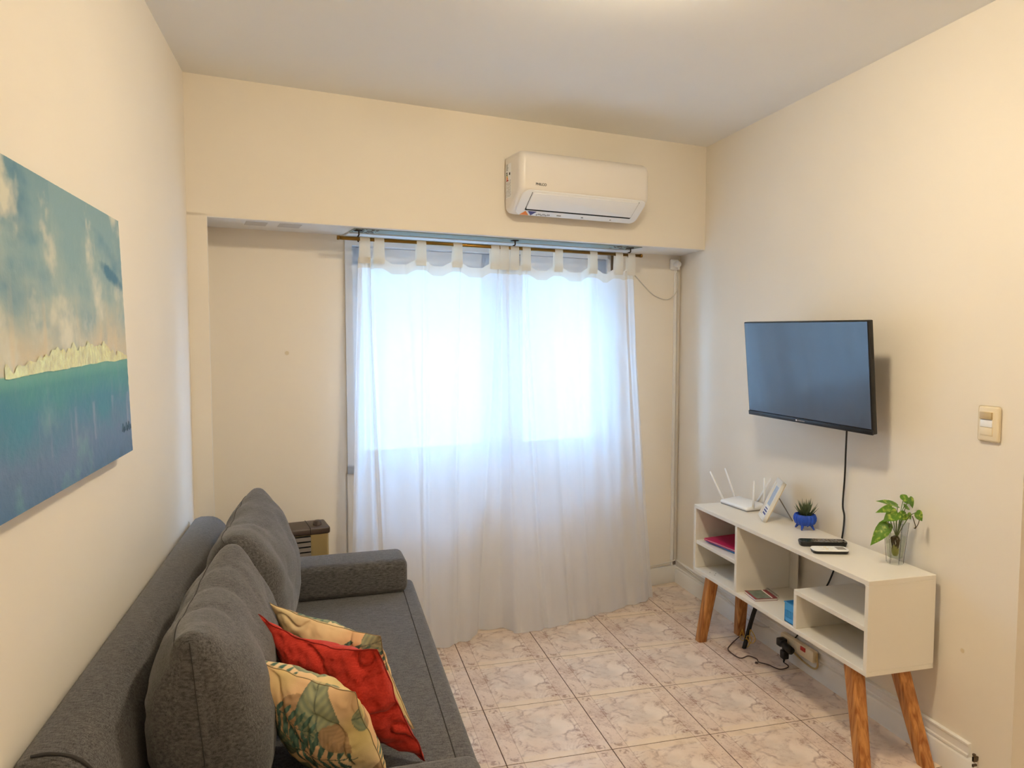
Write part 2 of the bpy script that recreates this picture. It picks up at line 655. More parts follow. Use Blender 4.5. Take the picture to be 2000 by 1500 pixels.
def tubes(name, lists, r, mat, parent=None, sides=6):
    V, Fc = [], []
    for pts in lists:
        v, f = tube_data(pts, r, sides)
        k = len(V)
        V += v
        Fc += [tuple(i + k for i in q) for q in f]
    return mesh_obj(name, V, Fc, mat, parent, True)


def lathe(name, prof, mat, parent=None, seg=32, mod=None):
    """prof: list of (r, z); mod(angle) scales the radius"""
    verts, faces = [], []
    for r, z in prof:
        for k in range(seg):
            a = 2 * math.pi * k / seg
            rr = r * (mod(a, z) if mod else 1)
            verts.append((rr * math.cos(a), rr * math.sin(a), z))
    n = len(prof)
    for i in range(n - 1):
        for k in range(seg):
            a, b = i * seg + k, i * seg + (k + 1) % seg
            faces.append((a, b, b + seg, a + seg))
    if prof[0][0] > 1e-5:
        faces.append(tuple(range(seg))[::-1])
    if prof[-1][0] > 1e-5:
        faces.append(tuple(range((n - 1) * seg, n * seg)))
    return autosmooth(mesh_obj(name, verts, faces, mat, parent), 50)


def extrude_profile(name, prof, a, b, axis, mat, parent=None, bevel=0.0, seg=2):
    """prof: 2-D outline; axis 'y' -> (x,z) outline swept y=a..b, 'x' -> (y,z) outline"""
    bm = bmesh.new()
    lo, hi = [], []
    for p, q in prof:
        lo.append(bm.verts.new((p, a, q) if axis == 'y' else (a, p, q)))
        hi.append(bm.verts.new((p, b, q) if axis == 'y' else (b, p, q)))
    n = len(prof)
    f1 = bm.faces.new(lo)
    f2 = bm.faces.new(hi[::-1])
    for i in range(n):
        bm.faces.new((lo[i], hi[i], hi[(i + 1) % n], lo[(i + 1) % n]))
    bmesh.ops.recalc_face_normals(bm, faces=bm.faces[:])
    if bevel:
        es = list(f1.edges) + list(f2.edges)
        bmesh.ops.bevel(bm, geom=es, offset=bevel, segments=seg, profile=0.5, affect='EDGES')
    o = bm_obj(name, bm, mat, parent)
    return autosmooth(o)


def round_rect(w, h, r, n=5, cx=0.0, cy=0.0):
    out = []
    for sx, sy, a0 in ((1, 1, 0), (-1, 1, 90), (-1, -1, 180), (1, -1, 270)):
        for k in range(n + 1):
            a = math.radians(a0 + 90 * k / n)
            out.append((cx + sx * (w / 2 - r) + r * math.cos(a), cy + sy * (h / 2 - r) + r * math.sin(a)))
    return out


def text_obj(name, s, size, mat, matrix, parent=None, extrude=0.0004, bold=False):
    cu = bpy.data.curves.new(name, 'FONT')
    cu.body = s
    cu.size = size
    cu.extrude = extrude
    if bold:
        cu.offset = size * 0.018
    cu.align_x, cu.align_y = 'CENTER', 'CENTER'
    tmp = bpy.data.objects.new(name + '_tmp', cu)
    COL.objects.link(tmp)
    dg = bpy.context.evaluated_depsgraph_get()
    me = bpy.data.meshes.new_from_object(tmp.evaluated_get(dg))
    bpy.data.objects.remove(tmp)
    bpy.data.curves.remove(cu)
    me.materials.clear()
    me.materials.append(mat)
    me.transform(matrix)
    o = bpy.data.objects.new(name, me)
    return link(o, parent)


def basis(origin, ex, ey):
    ex = Vector(ex).normalized()
    ey = Vector(ey)
    ey = (ey - ex * ey.dot(ex)).normalized()
    ez = ex.cross(ey)
    m = Matrix((ex, ey, ez)).transposed().to_4x4()
    m.translation = Vector(origin)
    return m


def vcol(o, cols):
    ca = o.data.color_attributes.new('print', 'FLOAT_COLOR', 'POINT')
    flat = []
    for c in cols:
        flat += [c[0], c[1], c[2], 1.0]
    ca.data.foreach_set('color', flat)


# ================================================================== the room
# ---- floor: grout bed with single tiles
floor = box('floor', (-0.75, -2.3, -0.08), (4.3, 4.4, -0.0012), M['grout'])
tag(floor, 'beige marbled tile floor with brown joints', 'floor', kind='structure')
TW, TH = 0.400, 0.3935
bm = bmesh.new()
add_box(bm, (-TW / 2 + 0.0019, -TH / 2 + 0.0019, -0.008), (TW / 2 - 0.0019, TH / 2 - 0.0019, 0.0), 0.0006, 1)
tile0 = bm_obj('tile', bm, M['tile'], floor)
first = True
x0, y0 = 0.598, 2.374
for i in range(-4, 10):
    for j in range(-12, 6):
        cx, cy = x0 + (i + 0.5) * TW, y0 + (j + 0.5) * TH
        if cx + TW / 2 < XL - 0.02 or cx - TW / 2 > 4.1 or cy - TH / 2 > 4.15:
            continue
        if cx - TW / 2 > XR and cy - TH / 2 > 1.74:
            continue
        if first:
            o, first = tile0, False
        else:
            o = tile0.copy()
            COL.objects.link(o)
        o.location = (cx, cy, 0)

ceiling = box('ceiling', (-0.75, -2.3, ZC), (4.3, 4.4, ZC + 0.1), M['ceiling'])
tag(ceiling, 'plain off-white ceiling', 'ceiling', kind='structure')
wl = box('wall_left', (XL - 0.12, -2.3, -0.08), (XL, 4.3, ZC + 0.05), M['wall'])
tag(wl, 'warm cream wall behind the sofa', 'wall', kind='structure')
wr = boxes('wall_right', [((XR, 1.74, -0.08), (XR + 0.14, 4.3, ZC + 0.05)), ((XR + 0.13, 1.74, -0.08), (4.3, 1.86, ZC + 0.05))], M['wall'])
tag(wr, 'cream wall behind the television', 'wall', kind='structure')
wf = box('wall_front', (-0.75, -2.42, -0.08), (4.3, -2.3, ZC + 0.05), M['wall'])
tag(wf, 'plain cream wall opposite the window', 'wall', kind='structure')
ws = box('wall_side', (4.18, -2.4, -0.08), (4.3, 1.9, ZC + 0.05), M['wall'])
tag(ws, 'plain cream wall of the side passage', 'wall', kind='structure')

# ---- window wall: bulkhead, pier and the wall around the window
ZB = 2.017      # underside of the bulkhead
RD = 0.285      # depth of the recess
U0, U1, ZS, ZH = 0.705, 2.262, 0.842, 2.017   # window opening
wb = boxes('wall_back', [
    ((-0.02, 0.0, ZB), (2.80, RD + 0.16, ZC + 0.05)),
    ((-0.02, 0.0, -0.08), (0.076, RD + 0.16, ZB + 0.01)),
    ((0.05, RD, -0.08), (U0, RD + 0.16, ZB + 0.01)),
    ((U1, RD, -0.08), (2.80, RD + 0.16, ZB + 0.01)),
    ((U0 - 0.01, RD, -0.08), (U1 + 0.01, RD + 0.16, ZS)),
], M['wall'])
wb.matrix_world = BACK
tag(wb, 'cream window wall with a bulkhead over a shallow recess', 'wall', kind='structure')
# white painted faces of the recess
rv = boxes('recess_facing', [((0.0755, 0.002, 0.0), (0.0785, RD, ZB)), ((0.0785, 0.002, ZB - 0.003), (0.70, RD, ZB)),
                             ((2.285, 0.002, ZB - 0.003), (2.74, RD, ZB)), ((0.70, 0.002, ZB - 0.003), (2.285, 0.035, ZB))], M['reveal'], wb)
tag(rv, 'white painted soffit and side of the recess')
for a, b in ((0.235, 0.325), (0.375, 0.47)):
    box('bare_patch', (a, 0.05, ZB - 0.0045), (b, 0.15, ZB - 0.0028), M['patch'], wb)
# shutter box slot over the window
sb = thing('trim_1', 'grey and white shutter box lid set into the recess soffit', 'trim', kind='structure')
sb.matrix_world = BACK
box('lid', (0.70, 0.035, ZB - 0.006), (2.285, 0.155, ZB - 0.001), M['slot_grey'], sb)
box('rail', (0.70, 0.155, ZB - 0.012), (2.285, 0.232, ZB - 0.001), M['frame_white'], sb)
box('brush_gap', (0.715, 0.232, ZB - 0.010), (2.25, 0.246, ZB - 0.001), M['black_gap'], sb)
box('rail', (0.70, 0.246, ZB - 0.014), (2.285, RD, ZB - 0.001), M['frame_white'], sb)
for (a, b) in ((0.705, 0.83), (2.12, 2.26)):
    bm = bmesh.new()
    for k in range(46):
        u = a + (b - a) * random.random()
        o_ = 0.04 + 0.105 * random.random()
        s = 0.002 + 0.004 * random.random()
        add_box(bm, (u - s, o_ - s, ZB - 0.0075), (u + s, o_ + s, ZB - 0.0058))
    tag(bm_obj('chipped_paint', bm, M['bronze'], sb), kind='stuff')
st = lathe('wall_stain_mark', [(0.0, 0.0), (0.010, 0.0004), (0.0, 0.0008)], M['stain'], wb, 12)
st.matrix_local = Matrix.Translation((0.425, RD - 0.0002, 1.44)) @ Matrix.Rotation(math.radians(90), 4, 'X')
p = onx(1880, 1271, XR)
st = lathe('wall_stain_mark', [(0.0, 0.0), (0.008, 0.0004), (0.0, 0.0008)], M['stain'], wr, 12)
st.matrix_local = Matrix.Translation((XR - 0.0002, p.y, p.z)) @ Matrix.Rotation(math.radians(-90), 4, 'Y')

# ---- window
win = thing('window_1', 'white sliding window behind the sheer curtains', 'window', kind='structure')
win.matrix_world = BACK
fw_ = 0.035
boxes('window_frame', [((U0, RD - 0.012, ZS - 0.005), (U0 + fw_, RD + 0.10, ZH)), ((U1 - 0.045, RD - 0.004, ZS - 0.005), (U1, RD + 0.10, ZH)),
                       ((U0, RD - 0.012, ZS - 0.005), (U1, RD + 0.10, ZS + fw_)), ((U0, RD - 0.004, ZH - 0.05), (U1, RD + 0.10, ZH))], M['frame_white'], win)
box('edge_strip', (U1 - 0.022, RD - 0.009, ZS + 0.02), (U1 - 0.002, RD - 0.003, ZH - 0.01), M['bronze'], win)
for (a, b, y, jl, jr) in ((0.742, 1.60, RD + 0.048, 0.062, 0.15), (1.53, 2.222, RD + 0.012, 0.15, 0.10)):
    s = boxes('sash', [((a, y, ZS + 0.036), (a + jl, y + 0.03, ZH - 0.052)), ((b - jr, y, ZS + 0.036), (b, y + 0.03, ZH - 0.052)),
                       ((a, y, ZS + 0.036), (b, y + 0.03, ZS + 0.098)), ((a, y, ZH - 0.142), (b, y + 0.03, ZH - 0.052))], M['frame_white'], win)
    box('pane', (a + jl - 0.004, y + 0.012, ZS + 0.09), (b - jr + 0.004, y + 0.016, ZH - 0.13), M['pane'], s)
# ribbed blind just outside the glass
verts, faces = [], []
pitch = 0.0155
for i in range(int((ZH - ZS + 0.05) / pitch)):
    z = ZS - 0.02 + i * pitch
    k = len(verts)
    verts += [(U0 - 0.03, RD + 0.120, z), (U1 + 0.03, RD + 0.120, z), (U1 + 0.03, RD + 0.1275, z + 0.0095), (U0 - 0.03, RD + 0.1275, z + 0.0095)]
    faces.append((k, k + 1, k + 2, k + 3))
bl = mesh_obj('ribbed_blind', verts, faces, M['screen_cloth'], win)
tag(bl, 'bright finely ribbed blind seen through the panes', kind='stuff')

# ---- the court outside: facade and ground added to block low sky light
M['facade'] = simple('grey_render', lin((138, 134, 126)), 0.9, noise_amt=0.05, scale=2)  # darkened to keep the low view dim beside the sky
oc = thing('sky_blocking_facade', 'grey facade added across the court to block the low sky, barely seen through the window', 'building')
oc.matrix_world = BACK
box('wall', (-7.0, 5.2, -3.0), (9.0, 5.6, 6.7), M['facade'], oc)
for z in (-0.6, 2.4, 5.4):
    box('ledge', (-7.0, 5.08, z), (9.0, 5.2, z + 0.14), M['facade'], oc)
box('parapet', (-7.0, 5.12, 6.7), (9.0, 5.68, 6.82), M['facade'], oc)
gd = box('court_ground', (-7.0, 0.46, -3.2), (9.0, 5.6, -3.0), M['facade'])
gd.matrix_world = BACK
tag(gd, 'grey ground added below the window to block sky light from beneath', 'ground', kind='structure')

# ---- baseboards and cable duct
bbr = extrude_profile('baseboard_right', [(XR, 0), (XR - 0.020, 0), (XR - 0.020, 0.078), (XR - 0.016, 0.084), (XR - 0.010, 0.088), (XR, 0.088)], 1.86, 4.02, 'y', M['reveal'])
tag(bbr, 'white baseboard along the television wall', 'baseboard', kind='structure')
dct = extrude_profile('trim_2', [(XR, 0.088), (XR - 0.015, 0.088), (XR - 0.015, 0.096), (XR - 0.011, 0.100), (XR - 0.011, 0.124), (XR - 0.014, 0.128), (XR - 0.014, 0.134), (XR, 0.136)], 1.885, 4.02, 'y', M['reveal'])
tag(dct, 'white cable duct above the baseboard of the television wall', 'trim', kind='structure')
bmc = bmesh.new()
for k in range(9):
    t = random.random()
    s = 0.001 + 0.003 * random.random()
    add_box(bmc, (XR - 0.021, 1.858 - s, 0.07 + 0.05 * t - s), (XR - 0.021 + 0.018 * random.random() + 0.003, 1.8615, 0.07 + 0.05 * t + s))
tag(bm_obj('chipped_end', bmc, M['bronze'], bbr), kind='stuff')
bbb = box('baseboard_back', (0.08, RD - 0.018, 0.0), (2.74, RD, 0.105), M['reveal'], bevel=0.003)
bbb.matrix_world = BACK
tag(bbb, 'white baseboard under the window', 'baseboard', kind='structure')

# ---- ceiling lamp, just above the picture
lamp = thing('ceiling_lamp', 'round opal glass lamp on the ceiling above the room', 'lamp', (0.86, 1.72, ZC))
lathe('lamp_base', [(0.0, -0.03), (0.10, -0.03), (0.11, -0.02), (0.11, 0.0), (0.0, 0.0)], M['white'], lamp)
lathe('lamp_shade', [(0.0, -0.105), (0.05, -0.100), (0.085, -0.085), (0.105, -0.06), (0.108, -0.035), (0.098, -0.0305), (0.0, -0.0305)], M['lamp_glass'], lamp)
# unseen fill lamp added behind the camera to lift the room light
fill_lamp = thing('ceiling_lamp', 'unseen fill lamp added on the ceiling behind the camera', 'lamp', (1.7, -1.0, ZC))
for ch in list(lamp.children):
    c = ch.copy()
    COL.objects.link(c)
    c.parent = fill_lamp

# ================================================================== sofa
sofa = thing('sofa', 'long charcoal grey fabric sofa along the left wall', 'sofa')
SZ = 0.452
SY0, SY1 = 1.33, 3.135
box('base', (-0.50, SY0 + 0.03, 0.10), (0.33, SY1 - 0.02, 0.30), M['sofa'], sofa, 0.012, 3)
seat = box('seat', (-0.40, SY0 + 0.01, 0.295), (0.357, SY1 - 0.01, SZ), M['sofa'], sofa, 0.022, 4)
tube('seam', [(0.302, y, SZ + 0.0002) for y in (SY0 + 0.03, 1.9, 2.5, SY1 - 0.03)], 0.0016, M['sofa_dark'], seat, 6)
# backrest: rounded ridge along the wall
prof = []
xb0, xb1, zt = XL + 0.012, -0.388, 0.782
prof = [(xb0, 0.12), (xb1, 0.12), (xb1 + 0.005, 0.45), (xb1 - 0.001, 0.62)]
for k in range(1, 8):
    a = math.radians(90 * k / 8)
    prof.append((xb1 - 0.085 + 0.084 * math.cos(a), 0.668 + (zt - 0.668) * math.sin(a)))
prof += [(xb1 - 0.088, zt), (xb0 + 0.03, zt), (xb0 + 0.008, zt - 0.008), (xb0, zt - 0.03)]
bk = extrude_profile('backrest', prof, SY0 + 0.02, SY1, 'y', M['sofa'], sofa, 0.018, 3)
tube('seam', [(xb1 - 0.002, SY0 + 0.036, 0.60)] + [(xb1 - 0.085 + 0.086 * math.cos(math.radians(a)), SY0 + 0.036, 0.668 + (zt - 0.666) * math.sin(math.radians(a))) for a in (0, 30, 60, 90)] + [(xb0 + 0.03, SY0 + 0.036, zt + 0.001)], 0.003, M['sofa_dark'], bk, 6)


def arm(name, y0, y1, rot):
    w = y1 - y0
    bm = bmesh.new()
    add_box(bm, (-0.36, -w / 2, 0.0), (0.36, w / 2, 0.142), 0.030, 5)
    o = autosmooth(bm_obj('arm', bm, M['sofa'], sofa))
    o.location = (-0.045, (y0 + y1) / 2, SZ - 0.0005)
    o.rotation_euler = (0, 0, rot)
    return o


arm('arm', 2.925, 3.115, math.radians(2.5))
arm('arm', 1.32, 1.510, math.radians(0.5))
for x in (-0.44, 0.27):
    for y in (SY0 + 0.1, SY1 - 0.12):
        box('foot', (x - 0.025, y - 0.025, 0.0), (x + 0.025, y + 0.025, 0.102), M['black'], sofa, 0.004)


def pillow_mesh(TL, TR, BR, BL, thick, nu, nv, edge=0.0, power=0.5, pinch=0.06, wr=0.006, seed=0.0, flat=2.2, low=1.0, sag=0.0):
    """closed cushion between four corners: two bulging faces that meet in a seam"""
    TL, TR, BR, BL = [Vector(c) for c in (TL, TR, BR, BL)]
    nrm = ((TR - BL).cross(TL - BR)).normalized()
    V, uv = [], []
    idx = {}
    for side in (1, -1):
        for j in range(nv + 1):
            for i in range(nu + 1):
                border = i in (0, nu) or j in (0, nv)
                if border and side == -1:
                    idx[(side, i, j)] = idx[(1, i, j)]
                    continue
                u, v = i / nu, j / nv
                a, b = 2 * u - 1, 2 * v - 1
                a2 = a * (1 - pinch * abs(a) ** 2 * (1 - b * b))
                b2 = b * (1 - pinch * abs(b) ** 2 * (1 - a * a))
                uu, vv = (a2 + 1) / 2, (b2 + 1) / 2
                p = BL * (1 - uu) * (1 - vv) + BR * uu * (1 - vv) + TL * (1 - uu) * vv + TR * uu * vv
                h = ((1 - abs(a) ** flat) * (1 - abs(b) ** flat)) ** power if not border else 0.0
                h *= thick / 2 * (low + (1 - low) * v)
                q = Vector((u * 5 + seed, v * 5 + seed * 2, side * 1.7))
                w_ = noise.fractal(q, 1.0, 2.0, 3) * wr
                crease = (1 - abs(noise.noise(q * 0.9 + Vector((3, 1, 5))))) ** 10 * wr * 1.2
                h2 = edge + h + (w_ - crease) * (0 if border else min(1, h / (thick * 0.12)))
                if border:
                    h2 = 0
                p = p + nrm * side * h2 + Vector((0, 0, -sag * (1 - a * a) * v))
                if border:
                    p = p + nrm * noise.noise(Vector((u * 6 + seed, v * 6, 2))) * wr * 1.2
                idx[(side, i, j)] = len(V)
                V.append(p)
                uv.append((u, v, side))
    Fc = []
    for side in (1, -1):
        for j in range(nv):
            for i in range(nu):
                f = (idx[(side, i, j)], idx[(side, i + 1, j)], idx[(side, i + 1, j + 1)], idx[(side, i, j + 1)])
                Fc.append(f if side == 1 else f[::-1])
    return V, Fc, uv, idx


def seam_line(name, V, idx, nu, nv, r, mat, parent, step=2):
    pts = [V[idx[(1, i, 0)]] for i in range(0, nu, step)] + [V[idx[(1, nu, j)]] for j in range(0, nv, step)] + \
          [V[idx[(1, i, nv)]] for i in range(nu, 0, -step)] + [V[idx[(1, 0, j)]] for j in range(nv, -1, -step)]
    return tube(name, pts, r, mat, parent, 6, smooth_path=False)


# two big back cushions, boxed with a soft gusset
def back_cushion(y0, y1, xtop, ztop, xbot, thick, seed, label):
    nu, nv, nd_ = 40, 34, 10
    V, Fc = [], []
    zc0, hgt = SZ + 0.004, ztop - SZ - 0.004
    wy = (y1 - y0)
    rings = []
    # sections along Y; each section is a closed teardrop outline
    NS, NO = 44, 56
    for i in range(NS + 1):
        t = -1 + 2 * i / NS
        k = (1 - abs(t) ** 5.0) ** 0.42 if abs(t) < 1 else 0.0
        k = max(k, 0.02)
        ring = []
        for j in range(NO):
            a = 2 * math.pi * j / NO
            c, s = math.cos(a), math.sin(a)
            # superellipse, narrow towards the top
            ex = abs(c) ** 0.75 * (1 if c >= 0 else -1)
            ez = abs(s) ** 0.85 * (1 if s >= 0 else -1)
            zr = ez                                     # -1 bottom .. 1 top
            tp_ = 1.0 - 0.36 * max(0, zr) ** 1.5 - 0.05 * (1 - zr) * 0.5
            dip = 0.035 * (1 - abs(t) ** 2.0)            # the ridge hangs a little in the middle
            zz = zc0 + hgt * (0.5 + 0.5 * zr * (0.80 + 0.20 * k)) - dip * max(0, zr) ** 2
            corner = 0.02 * max(0, zr) ** 6 * abs(t) ** 6
            xm = xbot + (xtop - xbot) * (0.5 + 0.5 * zr)
            xx = xm + ex * thick / 2 * tp_ * (0.30 + 0.70 * k)
            yy = (y0 + y1) / 2 + t * wy / 2 * (1 - 0.030 * (1 - abs(zr) ** 2))
            q = Vector((xx * 7 + seed, yy * 6, zz * 7))
            f_ = noise.fractal(q, 1.0, 2.0, 3) * 0.012
            cr = (1 - abs(noise.noise(Vector((seed + 2, yy * 2.2, zz * 9 + 1.5 * math.sin(yy * 5)))))) ** 14 * 0.010
            nrm_ = Vector((ex, 0, ez * 0.7))
            pnt = Vector((xx, yy, zz + corner)) + nrm_ * (f_ - cr)
            pnt.z = max(pnt.z, SZ + 0.002)
            ring.append(pnt)
        rings.append(ring)
    for r_ in rings:
        V += r_
    for i in range(NS):
        for j in range(NO):
            a, b = i * NO + j, i * NO + (j + 1) % NO
            Fc.append((a, a + NO, b + NO, b))
    Fc.append(tuple(range(NO)))
    Fc.append(tuple(range(NS * NO, (NS + 1) * NO))[::-1])
    o = mesh_obj('back_cushion', V, Fc, M['sofa'], None, True)
    tag(o, label, 'cushion', 'charcoal back cushions on the sofa')
    # gusset seam round the near end
    for sx in (0.42, -0.42):
        pts = []
        for i in range(2, 14):
            ring = rings[i]
            # nearest point of the outline at this offset, upper part
            best = max((p for p in ring if p.z > SZ + 0.5 * hgt), key=lambda p: -abs((p.x - (xtop + 0.02)) - sx * 0.02))
            pts.append(best + Vector((0, -0.001, 0.001)))
        break
    ring0 = rings[0]
    return o, rings


c1, r1 = back_cushion(2.185, 2.905, -0.262, 0.945, -0.225, 0.285, 1.3, 'far charcoal back cushion standing next to the far sofa arm')
c2, r2 = back_cushion(1.505, 2.185, -0.270, 0.925, -0.235, 0.275, 8.1, 'near charcoal back cushion beside the three throw pillows')
for c_, rr in ((c1, r1), (c2, r2)):
    NO = 56
    top = NO // 4
    tube('gusset_seam', [rr[i][top + 4] + Vector((0, -0.001, 0.0012)) for i in range(1, 44, 2)], 0.0010, M['sofa_dark'], c_, 6)
    mid = [(rr[0][NO // 4] * (1 - k / 10) + rr[0][3 * NO // 4] * (k / 10)) + Vector((0.0, -0.0015, 0)) for k in range(0, 9)]
    tube('gusset_seam', mid, 0.0010, M['sofa_dark'], c_, 6)

# ---- throw pillows
CREAM = lin((228, 204, 158))
PEACH = lin((226, 184, 140))
TEAL = lin((96, 124, 108))
TEALD = lin((70, 98, 88))
SAGE = lin((146, 156, 122))
TAN = lin((160, 126, 92))
OLIVE = lin((186, 172, 92))


def mixc(a, b, t):
    t = max(0, min(1, t))
    return tuple(x + (y - x) * t for x, y in zip(a, b))


def leaf_print(seed):
    rnd = random.Random(seed)
    leaves = []
    for kind, n in (('tan', 4), ('broad', 4), ('palm', 4)):
        for k in range(n):
            leaves.append((kind, rnd.random(), rnd.random(), rnd.uniform(0, 6.28), rnd.uniform(0.34, 0.48)))
    # the two big ones the photograph shows
    leaves += [('broad', 0.03, 0.50, 0.05, 0.46), ('palm', 0.40, 0.52, -0.12, 0.52), ('broad', 0.75, 0.02, 2.5, 0.5), ('tan', 0.72, 0.74, -0.9, 0.28)]

    def col(u, v):
        n1 = noise.noise(Vector((u * 3 + seed, v * 3, 0.3)))
        c = mixc(CREAM, PEACH, 0.5 + n1 * 0.9)
        c = mixc(c, OLIVE, max(0, noise.noise(Vector((u * 2.4, v * 2.4 + seed, 4.1)))) * 0.9)
        for kind, lx, ly, an, L in leaves:
            dx, dy = u - lx, v - ly
            s = (dx * math.cos(an) + dy * math.sin(an)) / L
            t = (-dx * math.sin(an) + dy * math.cos(an)) / L
            if kind in ('broad', 'tan'):
                if 0 < s < 1:
                    w_ = 0.34 * math.sin(math.pi * s ** 0.75) ** 0.8
                    if abs(t) < w_:
                        e = abs(t) / w_
                        st_ = 0.5 + 0.5 * math.sin((s * 1.0 - abs(t) * 0.9) * 46)
                        if kind == 'broad':
                            k_ = mixc(mixc(SAGE, TEAL, st_ * 0.8), TEALD, max(0, e - 0.72) * 3)
                            if abs(t) < 0.012:
                                k_ = TEALD
                        else:
                            k_ = mixc(TAN, PEACH, 0.25 * st_)
                        c = mixc(c, k_, 0.85)
            else:
                if -0.05 < s < 1 and abs(t) < 0.008:
                    c = TEALD
                sh = s - abs(t) * 0.45
                if 0 < sh < 0.95:
                    ph = (sh * 7.5) % 1.0
                    reach = 0.36 * math.sin(math.pi * min(1, sh + 0.08)) ** 0.6
                    if abs(t) < reach:
                        wd = 0.30 * math.sin(math.pi * min(1, abs(t) / reach)) ** 0.6
                        if abs(ph - 0.5) < wd:
                            c = mixc(TEAL, TEALD, 0.5 + 0.5 * math.sin(abs(t) * 40 + ph * 9))
        return c
    return col


def throw_pillow(label, TL, TR, BR, BL, thick, seed, printed_=True):
    n = 150 if printed_ else 80
    V, Fc, uv, idx = pillow_mesh(TL, TR, BR, BL, thick, n, n, power=0.62, pinch=0.09, wr=0.007 if printed_ else 0.013, seed=seed, flat=1.8, sag=0.0 if printed_ else 0.02)
    o = mesh_obj('throw_pillow', V, Fc, M['leafprint'] if printed_ else M['red'], None, True)
    tag(o, label, 'pillow', 'throw pillows on the sofa')
    if printed_:
        cf = leaf_print(int(seed * 10))
        vcol(o, [cf(u if s > 0 else 1 - u, v if s > 0 else (v + 0.37) % 1) for (u, v, s) in uv])
        seam_line('seam', V, idx, n, n, 0.0010, M['seam_tan'], o, 3)
    else:
        seam_line('seam', V, idx, n, n, 0.0016, M['red_seam'], o, 2)
    return o


def corner3(q):
    return [ony(*a) for a in q]


TL, TR, BR = corner3([(470, 1276, 1.70), (694, 1352, 1.57), (757, 1500, 1.60)])
BR = TR + (BR - TR) * 1.34
throw_pillow('front leaf-print pillow in cream and green, nearest of the three', TL, TR, BR, TL + BR - TR + Vector((0.02, 0, 0.0)), 0.17, 2.2)
TL, TR, BR = corner3([(503, 1202, 1.85), (738, 1266, 1.705), (832, 1480, 1.72)])
throw_pillow('plain red linen pillow between the two leaf-print pillows', TL, TR, BR, TL + BR - TR, 0.15, 5.5, False)
TL, TR, BR = corner3([(526, 1178, 2.0), (743, 1242, 1.865), (812, 1428, 1.885)])
throw_pillow('rear leaf-print pillow in cream and green, behind the red pillow', TL, TR, BR, TL + BR - TR, 0.15, 4.7)

# ================================================================== painting
Y0p, Y1p = 1.20, 2.098
xt, xb_, zt_, zb_ = -0.520, -0.503, 1.812, 1.207
pt = thing('painting', 'unframed abstract seascape canvas in blue teal and gold', 'painting', (XL, 1.65, 1.5))
inv = Matrix.Translation((-XL, -1.65, -1.5))
nx_, nz_ = 210, 150
V, Fc, cols = [], [], []


def paint(a, b):
    """a: 0 near edge .. 1 far edge, b: 0 bottom .. 1 top"""
    w_ = noise.fractal(Vector((a * 3.2, b * 4.5, 0.2)), 0.9, 2.0, 5)
    w2 = noise.fractal(Vector((a * 7.5 + 4, b * 5, 1.2)), 0.8, 2.1, 5)
    streak = noise.fractal(Vector((a * 26, b * 3, 7)), 0.7, 2.0, 3)
    hz = 0.395 + 0.030 * (a - 0.5) + 0.006 * w2           # horizon
    if b < hz:
        d = (hz - b) / hz
        c = mixc(lin((86, 152, 146)), lin((74, 134, 158)), d * 2.6 + w_ * 0.5)
        c = mixc(c, lin((104, 128, 164)), (d - 0.30) * 2.4 + w2 * 0.5)
        c = mixc(c, lin((76, 112, 148)), (d - 0.70) * 2.6 + w_ * 0.4)
        c = mixc(c, lin((134, 190, 178)), max(0, 0.12 - d) * 4 + max(0, w2 - 0.25) * 0.5)
        c = mixc(c, lin((156, 160, 188)), max(0, streak - 0.28) * 0.9 * (1 if 0.35 < d < 0.7 else 0.2))
    else:
        d = (b - hz) / (1 - hz)
        c = mixc(lin((206, 196, 170)), lin((166, 184, 180)), d * 2.4 + w_ * 0.7)
        c = mixc(c, lin((136, 168, 176)), (d - 0.30) * 1.5 + w2 * 0.75)
        c = mixc(c, lin((88, 134, 160)), max(0, w_ - 0.04) * 1.3 * min(1, d * 1.6) + (0.8 if a < 0.45 else 0.25) * max(0, d - 0.55))
        c = mixc(c, lin((212, 212, 196)), max(0, -w2 - 0.06) * 1.5)
        c = mixc(c, lin((220, 200, 164)), max(0, streak - 0.12) * max(0, 0.5 - d) * 1.6)
        pa, pb = (a - 0.90) / 0.11, (b - 0.745 + 0.35 * (a - 0.90)) / 0.030
        if pa * pa + pb * pb < 1.3:
            c = mixc(c, lin((72, 122, 150)), (1.3 - pa * pa - pb * pb) * 0.9 + w2)
    return c


for j in range(nz_ + 1):
    for i in range(nx_ + 1):
        a, b = i / nx_, j / nz_
        x = xb_ + (xt - xb_) * b + 0.0006 * noise.noise(Vector((a * 60, b * 42, 0)))
        V.append(inv @ Vector((x, Y0p + (Y1p - Y0p) * a, zb_ + (zt_ - zb_) * b)))
        cols.append(paint(a, b))
for j in range(nz_):
    for i in range(nx_):
        k = j * (nx_ + 1) + i
        Fc.append((k, k + 1, k + nx_ + 2, k + nx_ + 1))
cv = mesh_obj('canvas', V, Fc, M['canvas'], pt, True)
vcol(cv, cols)
TT = 0.022
eb = [inv @ Vector(p) for p in ((xb_ - 0.0008, Y0p, zb_), (xb_ - 0.0008, Y1p, zb_), (xt - 0.0008, Y1p, zt_), (xt - 0.0008, Y0p, zt_),
                                (xb_ - TT, Y0p, zb_), (xb_ - TT, Y1p, zb_), (xt - TT, Y1p, zt_), (xt - TT, Y0p, zt_))]
mesh_obj('stretcher', eb, [(0, 1, 2, 3), (7, 6, 5, 4), (0, 4, 5, 1), (1, 5, 6, 2), (2, 6, 7, 3), (3, 7, 4, 0)], M['canvas_edge'], pt)
